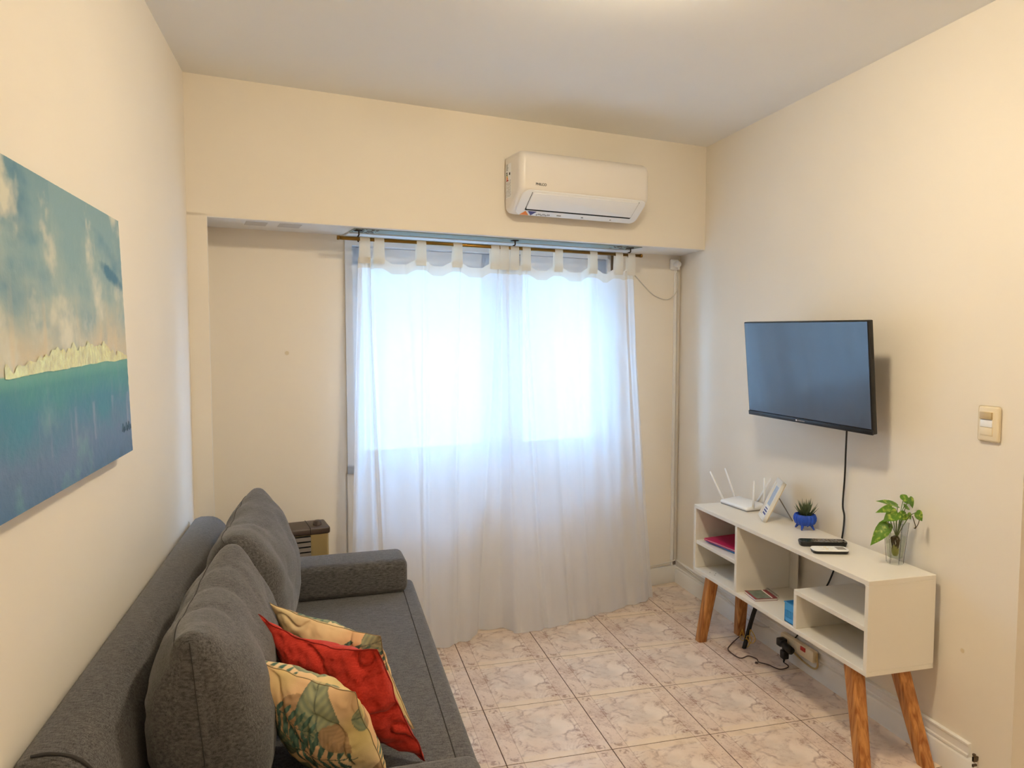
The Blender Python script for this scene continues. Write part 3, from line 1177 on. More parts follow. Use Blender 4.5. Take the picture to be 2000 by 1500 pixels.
# gold leaf ridge along the horizon
V, Fc = [], []
NG = 120
for i in range(NG + 1):
    a = 0.16 + 0.835 * i / NG
    hz = 0.395 + 0.030 * (a - 0.5) + 0.006 * noise.fractal(Vector((a * 7.5 + 4, 0.395 * 5, 1.2)), 0.8, 2.1, 5)
    hgt = 0.058 * (0.55 + 0.45 * math.sin((a - 0.34) * 6.0)) + 0.018 * noise.noise(Vector((a * 11, 5, 2))) + 0.026 * noise.noise(Vector((a * 38, 1, 2))) + 0.012
    hgt *= min(1, (1 - a) * 7 + 0.25)
    hgt = max(0.010, hgt)
    for b in (hz - 0.004, hz + hgt * 0.5, hz + hgt):
        x = xb_ + (xt - xb_) * b + 0.0014 + 0.0008 * noise.noise(Vector((a * 80, b * 90, 3)))
        V.append(inv @ Vector((x, Y0p + (Y1p - Y0p) * a, zb_ + (zt_ - zb_) * b)))
for i in range(NG):
    for k in range(2):
        q = i * 3 + k
        Fc.append((q, q + 3, q + 4, q + 1))
gl_ = mesh_obj('gold_leaf', V, Fc, M['gold'], pt)
tag(gl_, 'crinkled gold leaf ridge')
sg = []
for s0 in (0.90, 0.935, 0.962):
    sg.append([inv @ Vector((xb_ + (xt - xb_) * b + 0.0012, Y0p + (Y1p - Y0p) * (s0 + da), zb_ + (zt_ - zb_) * b)) for da, b in ((0, .10), (.008, .135), (.016, .095), (.022, .12), (.028, .10))])
tubes('signature', [catmull(s, 5) for s in sg], 0.0005, M['canvas_edge'], pt, 5)
for y in (1.45, 1.85):
    box('hanger', (-0.002 , y - 1.65 - 0.01, zt_ - 1.5 - 0.06), (0.006, y - 1.65 + 0.01, zt_ - 1.5 - 0.035), M['steel'], pt)

# ================================================================== gas heater
ht = thing('gas_heater', 'brown and olive wall heater with dark louvres behind the sofa', 'heater')
ht.matrix_world = BACK
HU0, HU1, HZ0, HZ1, HO0, HO1 = 0.085, 0.582, 0.10, 0.622, 0.135, RD
box('body', (HU0, HO0, HZ0), (HU1, HO1, HZ1 - 0.028), M['heater_gold'], ht, 0.012, 3)
top = box('top_cap', (HU0 - 0.006, HO0 - 0.008, HZ1 - 0.034), (HU1 + 0.006, HO1, HZ1), M['heater_brown'], ht, 0.010, 3)
box('opening', (HU0 + 0.05, HO0 - 0.003, HZ1 - 0.155), (HU1 - 0.085, HO0 + 0.02, HZ1 - 0.036), M['black_gap'], ht)
for k in range(5):
    z = HZ1 - 0.052 - k * 0.0245
    lv = box('louvre', (HU0 + 0.05, -0.003, -0.009), (HU1 - 0.085, 0.002, 0.009), M['heater_brown'], ht)
    lv.location = (0, HO0 - 0.006, z)
    lv.rotation_euler = (math.radians(-28), 0, 0)
kn = lathe('knob', [(0.0, 0.022), (0.014, 0.022), (0.018, 0.018), (0.020, 0.0), (0.0, 0.0)], M['heater_brown'], ht, 20)
kn.location = (HU1 - 0.045, HO0 + 0.045, HZ1)
box('seam_line', (HU1 - 0.088, HO0 - 0.009, HZ1 - 0.03), (HU1 - 0.086, HO1, HZ1 + 0.001), M['black_gap'], ht)
box('lower_slot', (HU0 + 0.06, HO0 - 0.002, HZ1 - 0.190), (HU1 - 0.11, HO0 + 0.004, HZ1 - 0.178), M['heater_brown'], ht)

# ================================================================== curtain rod and curtains
ZR, OR = 1.972, 0.085
rod = thing('curtain_rod', 'thin brass curtain rod hung under the bulkhead', 'curtain rod')
rod.matrix_world = BACK


def u_of(x, o=OR):
    return (onb(x, 480, o) - P0).dot(DV)


ua, ub = u_of(661), u_of(1252)
tube('rod', [(ua, OR, ZR), (ub, OR, ZR)], 0.0085, M['brass'], rod, 14, smooth_path=False)
for u in (ua, ub):
    tube('end_cap', [(u - 0.006, OR, ZR), (u + 0.006, OR, ZR)], 0.0100, M['brass'], rod, 14, smooth_path=False)
for x in (700, 1004, 1229):
    u = u_of(x)
    br = tube('bracket', [(u, OR, ZR - 0.012), (u, OR + 0.014, ZR - 0.004), (u, OR + 0.012, ZR + 0.012), (u, OR - 0.012, ZR + 0.016), (u, OR - 0.012, ZB - 0.008)], 0.0035, M['iron'], rod, 8)
    box('plate', (u - 0.016, OR - 0.022, ZB - 0.0105), (u + 0.016, OR + 0.006, ZB - 0.006), M['iron'], br, 0.001)


def interp(tab, x):
    if x <= tab[0][0]:
        return tab[0][1]
    for (a, b), (c, d) in zip(tab, tab[1:]):
        if x <= c:
            t = (x - a) / (c - a)
            t = t * t * (3 - 2 * t)
            return b + (d - b) * t
    return tab[-1][1]


def curtain(label, tabs_px, top_tab, bot_off, u_bot, seedv, creases):
    cu = thing('curtain', label, 'curtain', group='sheer curtains at the window')
    cu.matrix_world = BACK
    tabs = [u_of(x) for x in tabs_px]
    uA, uB = tabs[0] - 0.030, tabs[-1] + 0.030
    NU, NZ = 190, 110
    ztop = ZR - 0.082
    hb = ZR - 0.115

    def s_top(s):
        return interp(top_tab, s)

    def pos(s, t):
        ut = uA + (uB - uA) * s_top(s)
        ub_ = u_bot[0] + (u_bot[1] - u_bot[0]) * s
        # distance of this strip from the nearest tab -> the heading sags between tabs
        near = min(abs(ut - q) for q in tabs)
        span = max(0.022, max((b - a) / 2 for a, b in zip(tabs, tabs[1:])))
        sagg = 0.026 * min(1, max(0, near - 0.018) / 0.05) ** 1.3
        te = t ** 1.15
        u = ut + (ub_ - ut) * te
        z = (ztop - sagg) * (1 - t) + 0.006 * t
        ob = interp(bot_off, ub_)
        o = OR + 0.012 + (ob - OR - 0.012) * t ** 1.6
        amp = 0.006 + 0.012 * t
        ph = s * 31 + seedv + 0.6 * math.sin(s * 9 + seedv)
        o += amp * (math.sin(ph) * 0.55 + 0.35 * math.sin(ph * 2.3 + 1.1 + t * 1.4)) * min(1, 0.25 + t * 2.5)
        u += 0.010 * math.cos(ph + 0.4) * (0.4 + 0.6 * t)
        for (s0, s1, wd, dp) in creases:
            sc = s0 + (s1 - s0) * t
            g = math.exp(-((s - sc) / wd) ** 2)
            o += dp * g * (1 - 0.35 * t)
        o += 0.004 * noise.fractal(Vector((s * 9 + seedv, t * 7, 1)), 1, 2, 3)
        return Vector((u, o, z))

    V, Fc = [], []
    for j in range(NZ + 1):
        t = (j / NZ)
        for i in range(NU + 1):
            V.append(pos(i / NU, t))
    for j in range(NZ):
        for i in range(NU):
            k = j * (NU + 1) + i
            Fc.append((k, k + NU + 1, k + NU + 2, k + 1))
    pn = mesh_obj('panel', V, Fc, M['curtain'], cu, True)
    # heading band and hem: doubled cloth, a hair in front of the panel
    for nm, t0, t1, m in (('heading', 0.0, 0.026, M['curtain_head']), ('hem', 0.955, 0.999, M['curtain'])):
        V, Fc = [], []
        for j in range(5):
            for i in range(NU + 1):
                p = pos(i / NU, t0 + (t1 - t0) * j / 4)
                V.append(p + Vector((0, -0.0022, 0)))
        for j in range(4):
            for i in range(NU):
                k = j * (NU + 1) + i
                Fc.append((k, k + NU + 1, k + NU + 2, k + 1))
        mesh_obj(nm, V, Fc, m, cu, True)
    for u in tabs:
        loop = []
        w_ = 0.0235
        pr = [(OR - 0.006, ztop - 0.030), (OR - 0.0105, ztop), (OR - 0.0115, ZR - 0.004)]
        for k in range(7):
            a = math.pi - math.pi * k / 6
            pr.append((OR + 0.0105 * math.cos(a), ZR + 0.0105 * math.sin(a)))
        pr += [(OR + 0.0115, ZR - 0.004), (OR + 0.013, ztop), (OR + 0.014, ztop - 0.030)]
        V, Fc = [], []
        for o_, z_ in pr:
            fl = 1.0 + 0.10 * (ZR - z_) / 0.1
            V += [(u - w_ * fl, o_, z_), (u, o_ - 0.0015, z_), (u + w_ * fl, o_, z_)]
        for i in range(len(pr) - 1):
            for k in range(2):
                q = i * 3 + k
                Fc.append((q, q + 1, q + 4, q + 3))
        mesh_obj('tab', V, Fc, M['curtain_head'], cu, True)
    return cu


BOT = [(0.60, 0.05), (0.95, -0.01), (1.10, -0.037), (1.20, -0.018), (1.345, 0.075), (1.44, 0.055), (1.50, -0.042), (1.63, -0.050), (1.985, 0.0), (2.21, 0.036), (2.43, 0.090)]
curtain('left sheer white tab-top curtain hanging behind the sofa arm', [712, 740, 822, 893, 966, 984],
        [(0, 0), (0.05, 0.03), (0.14, 0.07), (0.40, 0.40), (0.62, 0.66), (0.86, 0.93), (1, 1)],
        BOT, (0.655, 1.475), 0.7, [(0.12, 0.17, 0.014, -0.022), (0.16, 0.22, 0.010, 0.016), (0.30, 0.42, 0.012, -0.010), (0.45, 0.47, 0.010, -0.008), (0.93, 0.95, 0.02, 0.02)])
curtain('right sheer white tab-top curtain falling free to the tiles', [1004, 1027, 1090, 1158, 1208, 1232],
        [(0, 0), (0.09, 0.07), (0.20, 0.13), (0.42, 0.40), (0.66, 0.68), (0.88, 0.92), (1, 1)],
        BOT, (1.485, 2.432), 2.9, [(0.04, 0.03, 0.02, 0.020), (0.22, 0.20, 0.012, -0.010), (0.55, 0.5, 0.012, -0.008), (0.90, 0.9, 0.014, -0.014)])

# ================================================================== air conditioner
ac = thing('air_conditioner', 'white split air conditioner on the bulkhead above the window', 'air conditioner')
AU0, AU1, AZ0, AZ1, AD = 1.432, 2.166, 2.118, 2.400, 0.195
ac.matrix_world = BACK @ Matrix.Translation((AU0, 0, AZ0))
AWd, AH = AU1 - AU0, AZ1 - AZ0
# side profile (y towards the room is negative)
def ac_prof(d0=0.0):
    pr = [(0.0, 0.028), (-0.018, 0.008), (-0.05, 0.0), (-0.085, 0.004), (-0.150, 0.058), (-AD + 0.008, 0.088), (-AD, 0.102), (-AD, AH - 0.055)]
    for k in range(1, 7):
        a = math.radians(90 * k / 6)
        pr.append((-AD + 0.05 - 0.05 * math.cos(a), AH - 0.05 + 0.05 * math.sin(a)))
    pr += [(0.0, AH)]
    return pr


body = extrude_profile('body', ac_prof(), 0.0, AWd, 'x', M['ac'], ac, 0.030, 5)
# outlet lip and flap on the sloping underside; their whiter plastic stands in for daylight
s0, s1 = Vector((0, -0.079, 0.0005)), Vector((0, -0.1935, 0.092))
ey = (s1 - s0).normalized()
mo = basis((AWd / 2, (s0.y + s1.y) / 2, (s0.z + s1.z) / 2 ), (1, 0, 0), ey)     # local z points up/away; outside is -z
hw, hh = AWd / 2 - 0.006, (s1 - s0).length / 2 + 0.004
sgn = -1 if mo.to_3x3().col[2].z > 0 else 1


def slope_plate(name, outline, z0, z1, mat, parent, bevel=0.0):
    bm = bmesh.new()
    lo = [bm.verts.new(mo @ Vector((x, y, sgn * z0))) for x, y in outline]
    hi = [bm.verts.new(mo @ Vector((x, y, sgn * z1))) for x, y in outline]
    n = len(outline)
    bm.faces.new(lo)
    f = bm.faces.new(hi)
    for i in range(n):
        bm.faces.new((lo[i], lo[(i + 1) % n], hi[(i + 1) % n], hi[i]))
    if bevel:
        bmesh.ops.bevel(bm, geom=list(f.edges), offset=bevel, segments=2, profile=0.5, affect='EDGES')
    return autosmooth(bm_obj(name, bm, mat, parent))


def trap(wt, wb_, y0, y1, r=0.02):
    """wide round-cornered outline"""
    out = []
    for sx, yy, ww, a0 in ((1, y1, wt, 0), (-1, y1, wt, 90), (-1, y0, wb_, 180), (1, y0, wb_, 270)):
        sy = 1 if yy == y1 else -1
        for k in range(5):
            a = math.radians(a0 + 90 * k / 4)
            out.append((sx * (ww - r) + r * math.cos(a), yy - sy * r + r * math.sin(a)))
    return out


slope_plate('outlet_lip', trap(hw - 0.012, hw - 0.012, -hh * 0.98, hh, 0.034), 0.001, 0.007, M['plastic_white'], ac, 0.003)
slope_plate('air_gap', trap(hw - 0.057, hw - 0.057, -hh * 0.56, -hh * 0.30, 0.004), 0.0068, 0.0078, M['black_gap'], ac)
fl = slope_plate('flap', trap(hw - 0.060, hw - 0.060, -hh * 0.42, hh * 0.86, 0.004), 0.0085, 0.0125, M['plastic_white'], ac, 0.002)
for sx in (-1, 1):
    slope_plate('flap_joint', [(sx * (hw - 0.0585), hh * 0.88), (sx * (hw - 0.0565), hh * 0.88), (sx * (hw - 0.0565), -hh * 0.5), (sx * (hw - 0.0585), -hh * 0.5)], 0.007, 0.0082, M['black_ink'], ac)
# stickers under the flap: two triangles and grey lettering
yb = -hh * 0.80
slope_plate('sticker', [(-hw + 0.040, yb - 0.011), (-hw + 0.088, yb - 0.011), (-hw + 0.064, yb + 0.014)], 0.0072, 0.0082, M['orange_ink'], ac)
slope_plate('sticker', [(-hw + 0.076, yb + 0.014), (-hw + 0.124, yb + 0.014), (-hw + 0.100, yb - 0.011)], 0.0072, 0.0084, M['navy_ink'], ac)
bmk = [(-hw + 0.128 + k * 0.0085, yb - 0.006 + (0.004 if k % 3 else 0)) for k in range(9)]
for (x, y) in bmk:
    slope_plate('sticker_letter', [(x, y - 0.003), (x + 0.006, y - 0.003), (x + 0.006, y + 0.004), (x, y + 0.004)], 0.0072, 0.0082, M['grey_ink'], ac)
for x, sx_ in ((-0.12, 0.012), (0.02, 0.006), (0.19, 0.004)):
    slope_plate('sticker_mark', [(x, yb - 0.003), (x + sx_ * 2, yb - 0.003), (x + sx_ * 2, yb + 0.003), (x, yb + 0.003)], 0.0072, 0.0080, M['grey_ink'], ac)
text_obj('logo', 'PHILCO', 0.0165, M['black_ink'], basis((0.108, -AD - 0.0003, 0.122), (1, 0, 0), (0, 0, 1)), ac, bold=True)
# energy label on the side: black, green, yellow, red bars and columns of small print
lb = box('side_label', (-0.0006, -0.088, 0.075), (0.0002, -0.028, AH - 0.045), M['plastic_white'], ac)
for k, (m, w_) in enumerate((('black_ink', 0.010), ('green_ink', 0.012), ('yellow_ink', 0.014), ('orange_ink', 0.017), ('red_ink', 0.020))):
    z = AH - 0.090 - k * 0.009
    box('energy_bar', (-0.0012, -0.036 - w_, z), (-0.0005, -0.036, z + 0.007), M[m], lb)
box('energy_mark', (-0.0012, -0.078, AH - 0.100), (-0.0005, -0.066, AH - 0.088), M['black_ink'], lb)
bm = bmesh.new()
rl = random.Random(3)
for colm in range(4):
    for k in range(13):
        z = 0.080 + k * 0.0062
        y = -0.034 - colm * 0.0135
        add_box(bm, (-0.0011, y - 0.004 - 0.006 * rl.random(), z), (-0.0005, y, z + 0.0028))
for k in range(8):
    z = AH - 0.076 + k * 0.004
    add_box(bm, (-0.0011, -0.060 + 0.01 * rl.random(), z), (-0.0005, -0.034, z + 0.002))
tag(bm_obj('small_print', bm, M['grey_ink'], lb), kind='stuff')

# ================================================================== television
tv = thing('television', 'flat black television tilted on a wall arm', 'television')
TC = Vector((1.923, 2.590, 1.366))
tn, tr_, tu = Vector((-0.992, -0.076, -0.105)), Vector((0.078, -0.997, -0.014)), Vector((-0.103, -0.022, 0.994))
TM = basis(TC, tr_, tu)                      # local x right, y up, z towards the room
if TM.to_3x3().col[2].dot(tn) < 0:
    TM = basis(TC, tr_, tu)
tv.matrix_world = TM
Wt, Ht = 0.725, 0.430
box('case', (-Wt / 2, -Ht / 2, -0.022), (Wt / 2, Ht / 2, 0.0), M['black'], tv, 0.004, 2)
box('rear_bulge', (-Wt * 0.36, -Ht * 0.42, -0.058), (Wt * 0.36, Ht * 0.28, -0.020), M['black'], tv, 0.014, 3)
box('screen', (-Wt / 2 + 0.006, -Ht / 2 + 0.021, -0.0005), (Wt / 2 - 0.006, Ht / 2 - 0.006, 0.0012), M['tv_screen'], tv)
box('lower_bezel', (-Wt / 2, -Ht / 2 - 0.001, -0.004), (Wt / 2, -Ht / 2 + 0.018, 0.0035), M['black'], tv, 0.002)
box('logo', (-0.046, -Ht / 2 + 0.006, 0.003), (-0.040, -Ht / 2 + 0.012, 0.0042), M['plastic_white'], tv)
for k in range(5):
    box('logo_letter', (-0.036 + k * 0.009, -Ht / 2 + 0.0065, 0.003), (-0.030 + k * 0.009, -Ht / 2 + 0.0105, 0.0041), M['grey_ink'], tv)
arm_b = box('mount_plate', (-0.11, -0.11, -0.066), (0.11, 0.11, -0.056), M['black'], tv)
mi = TM.inverted()
tube('mount_arm', [Vector((0, 0, -0.06)), mi @ Vector((2.06, 2.60, 1.40)), mi @ Vector((2.10, 2.60, 1.40))], 0.014, M['black'], tv, 10, smooth_path=False)
wp = [(2.092, 2.53, 1.30), (2.10, 2.53, 1.30), (2.092, 2.67, 1.50), (2.10, 2.67, 1.50)]
pv = [mi @ Vector((x, y, z)) for x in (2.090, 2.0995) for y in (2.54, 2.66) for z in (1.30, 1.50)]
mesh_obj('wall_plate', pv, [(0, 1, 3, 2), (4, 6, 7, 5), (0, 4, 5, 1), (2, 3, 7, 6), (0, 2, 6, 4), (1, 5, 7, 3)], M['black'], tv)
cb = [onx(1654, 838, 2.03), onx(1652, 880, 2.06), onx(1650, 930, 2.083), onx(1646, 985, 2.088), onx(1649, 1010, 2.088), onx(1645, 1048, 2.088),
      onx(1636, 1092, 2.088), onx(1622, 1130, 2.088), onx(1612, 1150, 2.088), onx(1590, 1195, 2.088), onx(1562, 1235, 2.083), onx(1545, 1256, 2.066)]
o = tube('television_cable', cb, 0.0036, M['cable_black'])
tag(o, 'black power cable hanging from the television behind the console', 'cable')

# ================================================================== light switch
p = onx(1935.5, 828, XR)
sw = thing('light_switch', 'cream rounded light switch plate near the wall end', 'light switch', (XR, p.y, p.z))
swp = bmesh.new()
add_box(swp, (-0.013, -0.0395, -0.0590), (0.0, 0.0395, 0.0590), 0.009, 4)
autosmooth(bm_obj('plate', swp, M['cream_plastic'], sw))
box('key_bed', (-0.0142, -0.019, -0.039), (-0.012, 0.027, 0.041), M['cream_plastic'], sw, 0.0006)
ky = box('rocker', (-0.0215, -0.018, 0.016), (-0.013, 0.026, 0.0395), M['switch_tan'], sw, 0.002)
ky2 = box('blank_key', (-0.0165, -0.018, -0.010), (-0.013, 0.026, 0.0145), M['plastic_white'], sw, 0.001)
box('blank_key', (-0.0155, -0.018, -0.037), (-0.013, 0.026, -0.0115), M['cream_plastic'], sw, 0.001)

# ================================================================== media console
cs = thing('media_console', 'low white media console on angled pine legs under the television', 'console')
CX0, CX1, CY0, CY1, CZ0, CZ1, T = 1.790, 2.072, 2.024, 3.228, 0.338, 0.676, 0.018
bv = 0.0012
box('top_panel', (CX0, CY0, CZ1 - T), (CX1, CY1, CZ1), M['board'], cs, bv, 1)
box('bottom_panel', (CX0, CY0, CZ0), (CX1, CY1, CZ0 + T), M['board'], cs, bv, 1)
box('side_panel', (CX0, CY0, CZ0 + T), (CX1, CY0 + T, CZ1 - T), M['board'], cs, bv, 1)
box('side_panel', (CX0, CY1 - T, CZ0 + T), (CX1, CY1, CZ1 - T), M['board'], cs, bv, 1)
YP1, YP2 = 2.846, 2.418
ZSL, ZSR = 0.498, 0.512
box('partition', (CX0, YP1 - T / 2, CZ0 + T), (CX1 - 0.004, YP1 + T / 2, CZ1 - T), M['board'], cs, bv, 1)
box('partition', (CX0, YP2 - T / 2, CZ0 + T), (CX1 - 0.004, YP2 + T / 2, ZSR - T), M['board'], cs, bv, 1)
box('shelf', (CX0 + 0.004, YP1 + T / 2, ZSL - T), (CX1 - 0.004, CY1 - T, ZSL), M['board'], cs, bv, 1)
box('shelf', (CX0, CY0 + T, ZSR - T), (CX1 - 0.004, YP2 + T / 2, ZSR), M['board'], cs, bv, 1)
box('back_panel', (CX1 - 0.004, 2.78, CZ0 + T), (CX1, CY1 - T, CZ1 - T), M['board'], cs)
box('back_panel', (CX1 - 0.004, CY0 + T, CZ0 + T), (CX1, YP2 + T / 2, ZSR), M['board'], cs)
for k in range(3):
    box('screw_hole', (CX0 + 0.030 + 0.018 * (k % 2), 3.118 - 0.022 * k, CZ0 + T), (CX0 + 0.035 + 0.018 * (k % 2), 3.123 - 0.022 * k, CZ0 + T + 0.0006), M['easel_grey'], cs)


def leg(top, bot, r0=0.027, r1=0.022):
    top, bot = Vector(top), Vector(bot)
    V = []
    for z, c, r in ((0, bot, r1), (1, top, r0)):
        for x, y in round_rect(2 * r, 2 * r, r * 0.35, 2):
            V.append((c.x + x, c.y + y, c.z))
    n = len(V) // 2
    org = Vector((bot.x, bot.y, 0))
    Vl = [(v[0] - org.x, v[1] - org.y, v[2]) for v in V]
    Fc = [tuple(range(n))[::-1], tuple(range(n, 2 * n))] + [(i, (i + 1) % n, n + (i + 1) % n, n + i) for i in range(n)]
    o = autosmooth(mesh_obj('leg', Vl, Fc, M['pine'], cs), 20)
    o.location = org
    return o


leg((1.832, 2.135, CZ0), (1.797, 2.035, 0))
leg((1.832, 3.112, CZ0), (1.797, 3.155, 0))
leg((1.995, 2.105, CZ0), (2.030, 2.000, 0))
leg((1.995, 3.100, CZ0), (2.030, 3.180, 0))

# ---- things on the console
ZT = CZ1 + 0.0005


def local(name, label, cat, loc, rot=0.0, group=None):
    return thing(name, label, cat, loc, rot, group)


# router
rt = local('wifi_router', 'white wifi router with five antennas at the far end of the console', 'router', (1.995, 3.115, ZT), math.radians(6))
bm = bmesh.new()
add_box(bm, (-0.062, -0.105, 0.004), (0.062, 0.105, 0.030), 0.009, 3)
for v in bm.verts:
    if v.co.z > 0.015:
        v.co.z -= 0.010 * max(0, -(v.co.x) / 0.062)
        v.co.x *= 0.96
body = autosmooth(bm_obj('body', bm, M['plastic_white'], rt))
box('foot_rim', (-0.057, -0.100, 0.0), (0.057, 0.100, 0.005), M['grey_ink'], rt)
for base, tip in (((-0.045, 0.098, 0.022), (-0.085, 0.155, 0.155)), ((0.030, 0.102, 0.024), (0.010, 0.160, 0.165)),
                  ((-0.020, -0.100, 0.016), (-0.020, -0.104, 0.150)), ((0.045, -0.100, 0.018), (0.040, -0.104, 0.160)), ((0.060, -0.030, 0.022), (0.075, -0.110, 0.155))):
    b_, t_ = Vector(base), Vector(tip)
    tube('antenna', [b_, b_ + (t_ - b_) * 0.45, t_], 0.0062, M['plastic_white'], rt, 10, 0.0036, smooth_path=False)

# photo frame
fr_o = onz(1484, 1014, CZ1)
A, B = onz(1479, 1006, CZ1), onz(1489, 1021, CZ1)      # lower edge
exf = (A - B).normalized()
mid = (A + B) / 2
pf = local('photo_frame', 'small white photo frame leaning back on its easel leg beside the router', 'photo frame', (mid.x, mid.y, ZT))
upv = (ony(1512, 932, 2.90) - mid)
side = Vector((exf.x, exf.y, 0)).normalized()
back = Vector((-side.y, side.x, 0))
if back.x < 0:
    back = -back
upd = (back * 0.42 + Vector((0, 0, 1)) * 0.90).normalized()
wf_, hf_ = 0.135, 0.205
FM = basis((0, 0, 0), -side, upd)
if FM.to_3x3().col[2].dot(back) > 0:
    FM = basis((0, 0, 0), side, upd)


def fbox(name, lo, hi, mat, parent, bevel=0.0):
    bm = bmesh.new()
    add_box(bm, lo, hi, bevel, 1)
    bmesh.ops.transform(bm, matrix=FM, verts=bm.verts[:])
    return bm_obj(name, bm, mat, parent)


fwid = 0.018
bm = bmesh.new()
for lo, hi in (((-wf_ / 2, 0.004, -0.014), (-wf_ / 2 + fwid, hf_, 0)), ((wf_ / 2 - fwid, 0.004, -0.014), (wf_ / 2, hf_, 0)),
               ((-wf_ / 2, 0.004, -0.014), (wf_ / 2, 0.004 + fwid, 0)), ((-wf_ / 2, hf_ - fwid, -0.014), (wf_ / 2, hf_, 0))):
    add_box(bm, lo, hi, 0.0012, 1)
bmesh.ops.transform(bm, matrix=FM, verts=bm.verts[:])
bm_obj('frame', bm, M['white'], pf)
fbox('mat', (-wf_ / 2 + 0.01, 0.01, -0.009), (wf_ / 2 - 0.01, hf_ - 0.01, -0.007), M['paper'], pf)
fbox('picture', (-wf_ / 2 + 0.030, 0.075, -0.0072), (wf_ / 2 - 0.030, hf_ - 0.035, -0.0062), M['photo_print'], pf)
for k, (a, b) in enumerate(((0.028, 0.036), (0.042, 0.049), (0.055, 0.060))):
    fbox('print_line', (-wf_ / 2 + 0.032, a, -0.0072), (wf_ / 2 - 0.034 - 0.008 * k, b, -0.0062), M['navy_ink'], pf)
fbox('backing', (-wf_ / 2 + 0.002, 0.006, -0.0175), (wf_ / 2 - 0.002, hf_ - 0.002, -0.0135), M['wood_edge'], pf)
legtop = FM @ Vector((0, hf_ * 0.66, -0.018))
legbot = Vector((back.x * 0.142, back.y * 0.142, 0.0))
dl = legbot - legtop
LM = basis(legtop, side, dl)
bm = bmesh.new()
add_box(bm, (-0.020, 0, -0.0015), (0.020, dl.length, 0.0015))
bmesh.ops.transform(bm, matrix=LM, verts=bm.verts[:])
bm_obj('easel_leg', bm, M['easel_grey'], pf)

# succulent in a ribbed blue pot
pp = onz(1567, 1034, CZ1)
sp = local('succulent_pot', 'ribbed cobalt blue pot on little feet with a spiky succulent', 'plant pot', (pp.x + 0.012, pp.y, ZT))
rib = lambda a, z: 1.0 + 0.035 * math.cos(a * 18)
lathe('pot', [(0.018, 0.018), (0.030, 0.020), (0.041, 0.028), (0.0465, 0.042), (0.0465, 0.055), (0.042, 0.067), (0.040, 0.068), (0.037, 0.064), (0.030, 0.058), (0.0, 0.058)], M['blue_pot'], sp, 108, rib)
lathe('soil', [(0.0, 0.0595), (0.036, 0.0592), (0.036, 0.057), (0.0, 0.057)], M['soil'], sp, 24)
for k in range(4):
    a = math.radians(35 + 90 * k)
    tube('foot', [(0.026 * math.cos(a), 0.026 * math.sin(a), 0.026), (0.034 * math.cos(a), 0.034 * math.sin(a), 0.012), (0.040 * math.cos(a), 0.040 * math.sin(a), 0.003)], 0.0075, M['blue_pot'], sp, 8, 0.003)
rs = random.Random(11)
for k in range(42):
    a = k * 2.39996
    tilt = 0.12 + 0.95 * (k / 42) + rs.uniform(-0.08, 0.08)
    L_ = 0.075 - 0.022 * (k / 42) + rs.uniform(-0.008, 0.008)
    d = Vector((math.cos(a) * math.sin(tilt), math.sin(a) * math.sin(tilt), math.cos(tilt)))
    b0 = Vector((0.008 * math.cos(a) + 0.004, 0.008 * math.sin(a), 0.058))
    midp = b0 + d * L_ * 0.5
    tip = b0 + d * L_ + Vector((0, 0, 0.010 * math.sin(tilt)))
    sd = d.cross(Vector((0, 0, 1)))
    sd = sd.normalized() if sd.length > 1e-4 else Vector((1, 0, 0))
    up_ = sd.cross(d).normalized()
    w1 = 0.0048
    V = [b0 - sd * w1, b0 + sd * w1, b0 - up_ * w1 * 0.7, midp - sd * w1 * 0.8, midp + sd * w1 * 0.8, midp - up_ * w1 * 0.7, tip]
    mesh_obj('leaf', V, [(0, 2, 1), (0, 1, 4, 3), (1, 2, 5, 4), (2, 0, 3, 5), (3, 4, 6), (4, 5, 6), (5, 3, 6)], M['succulent'], sp)


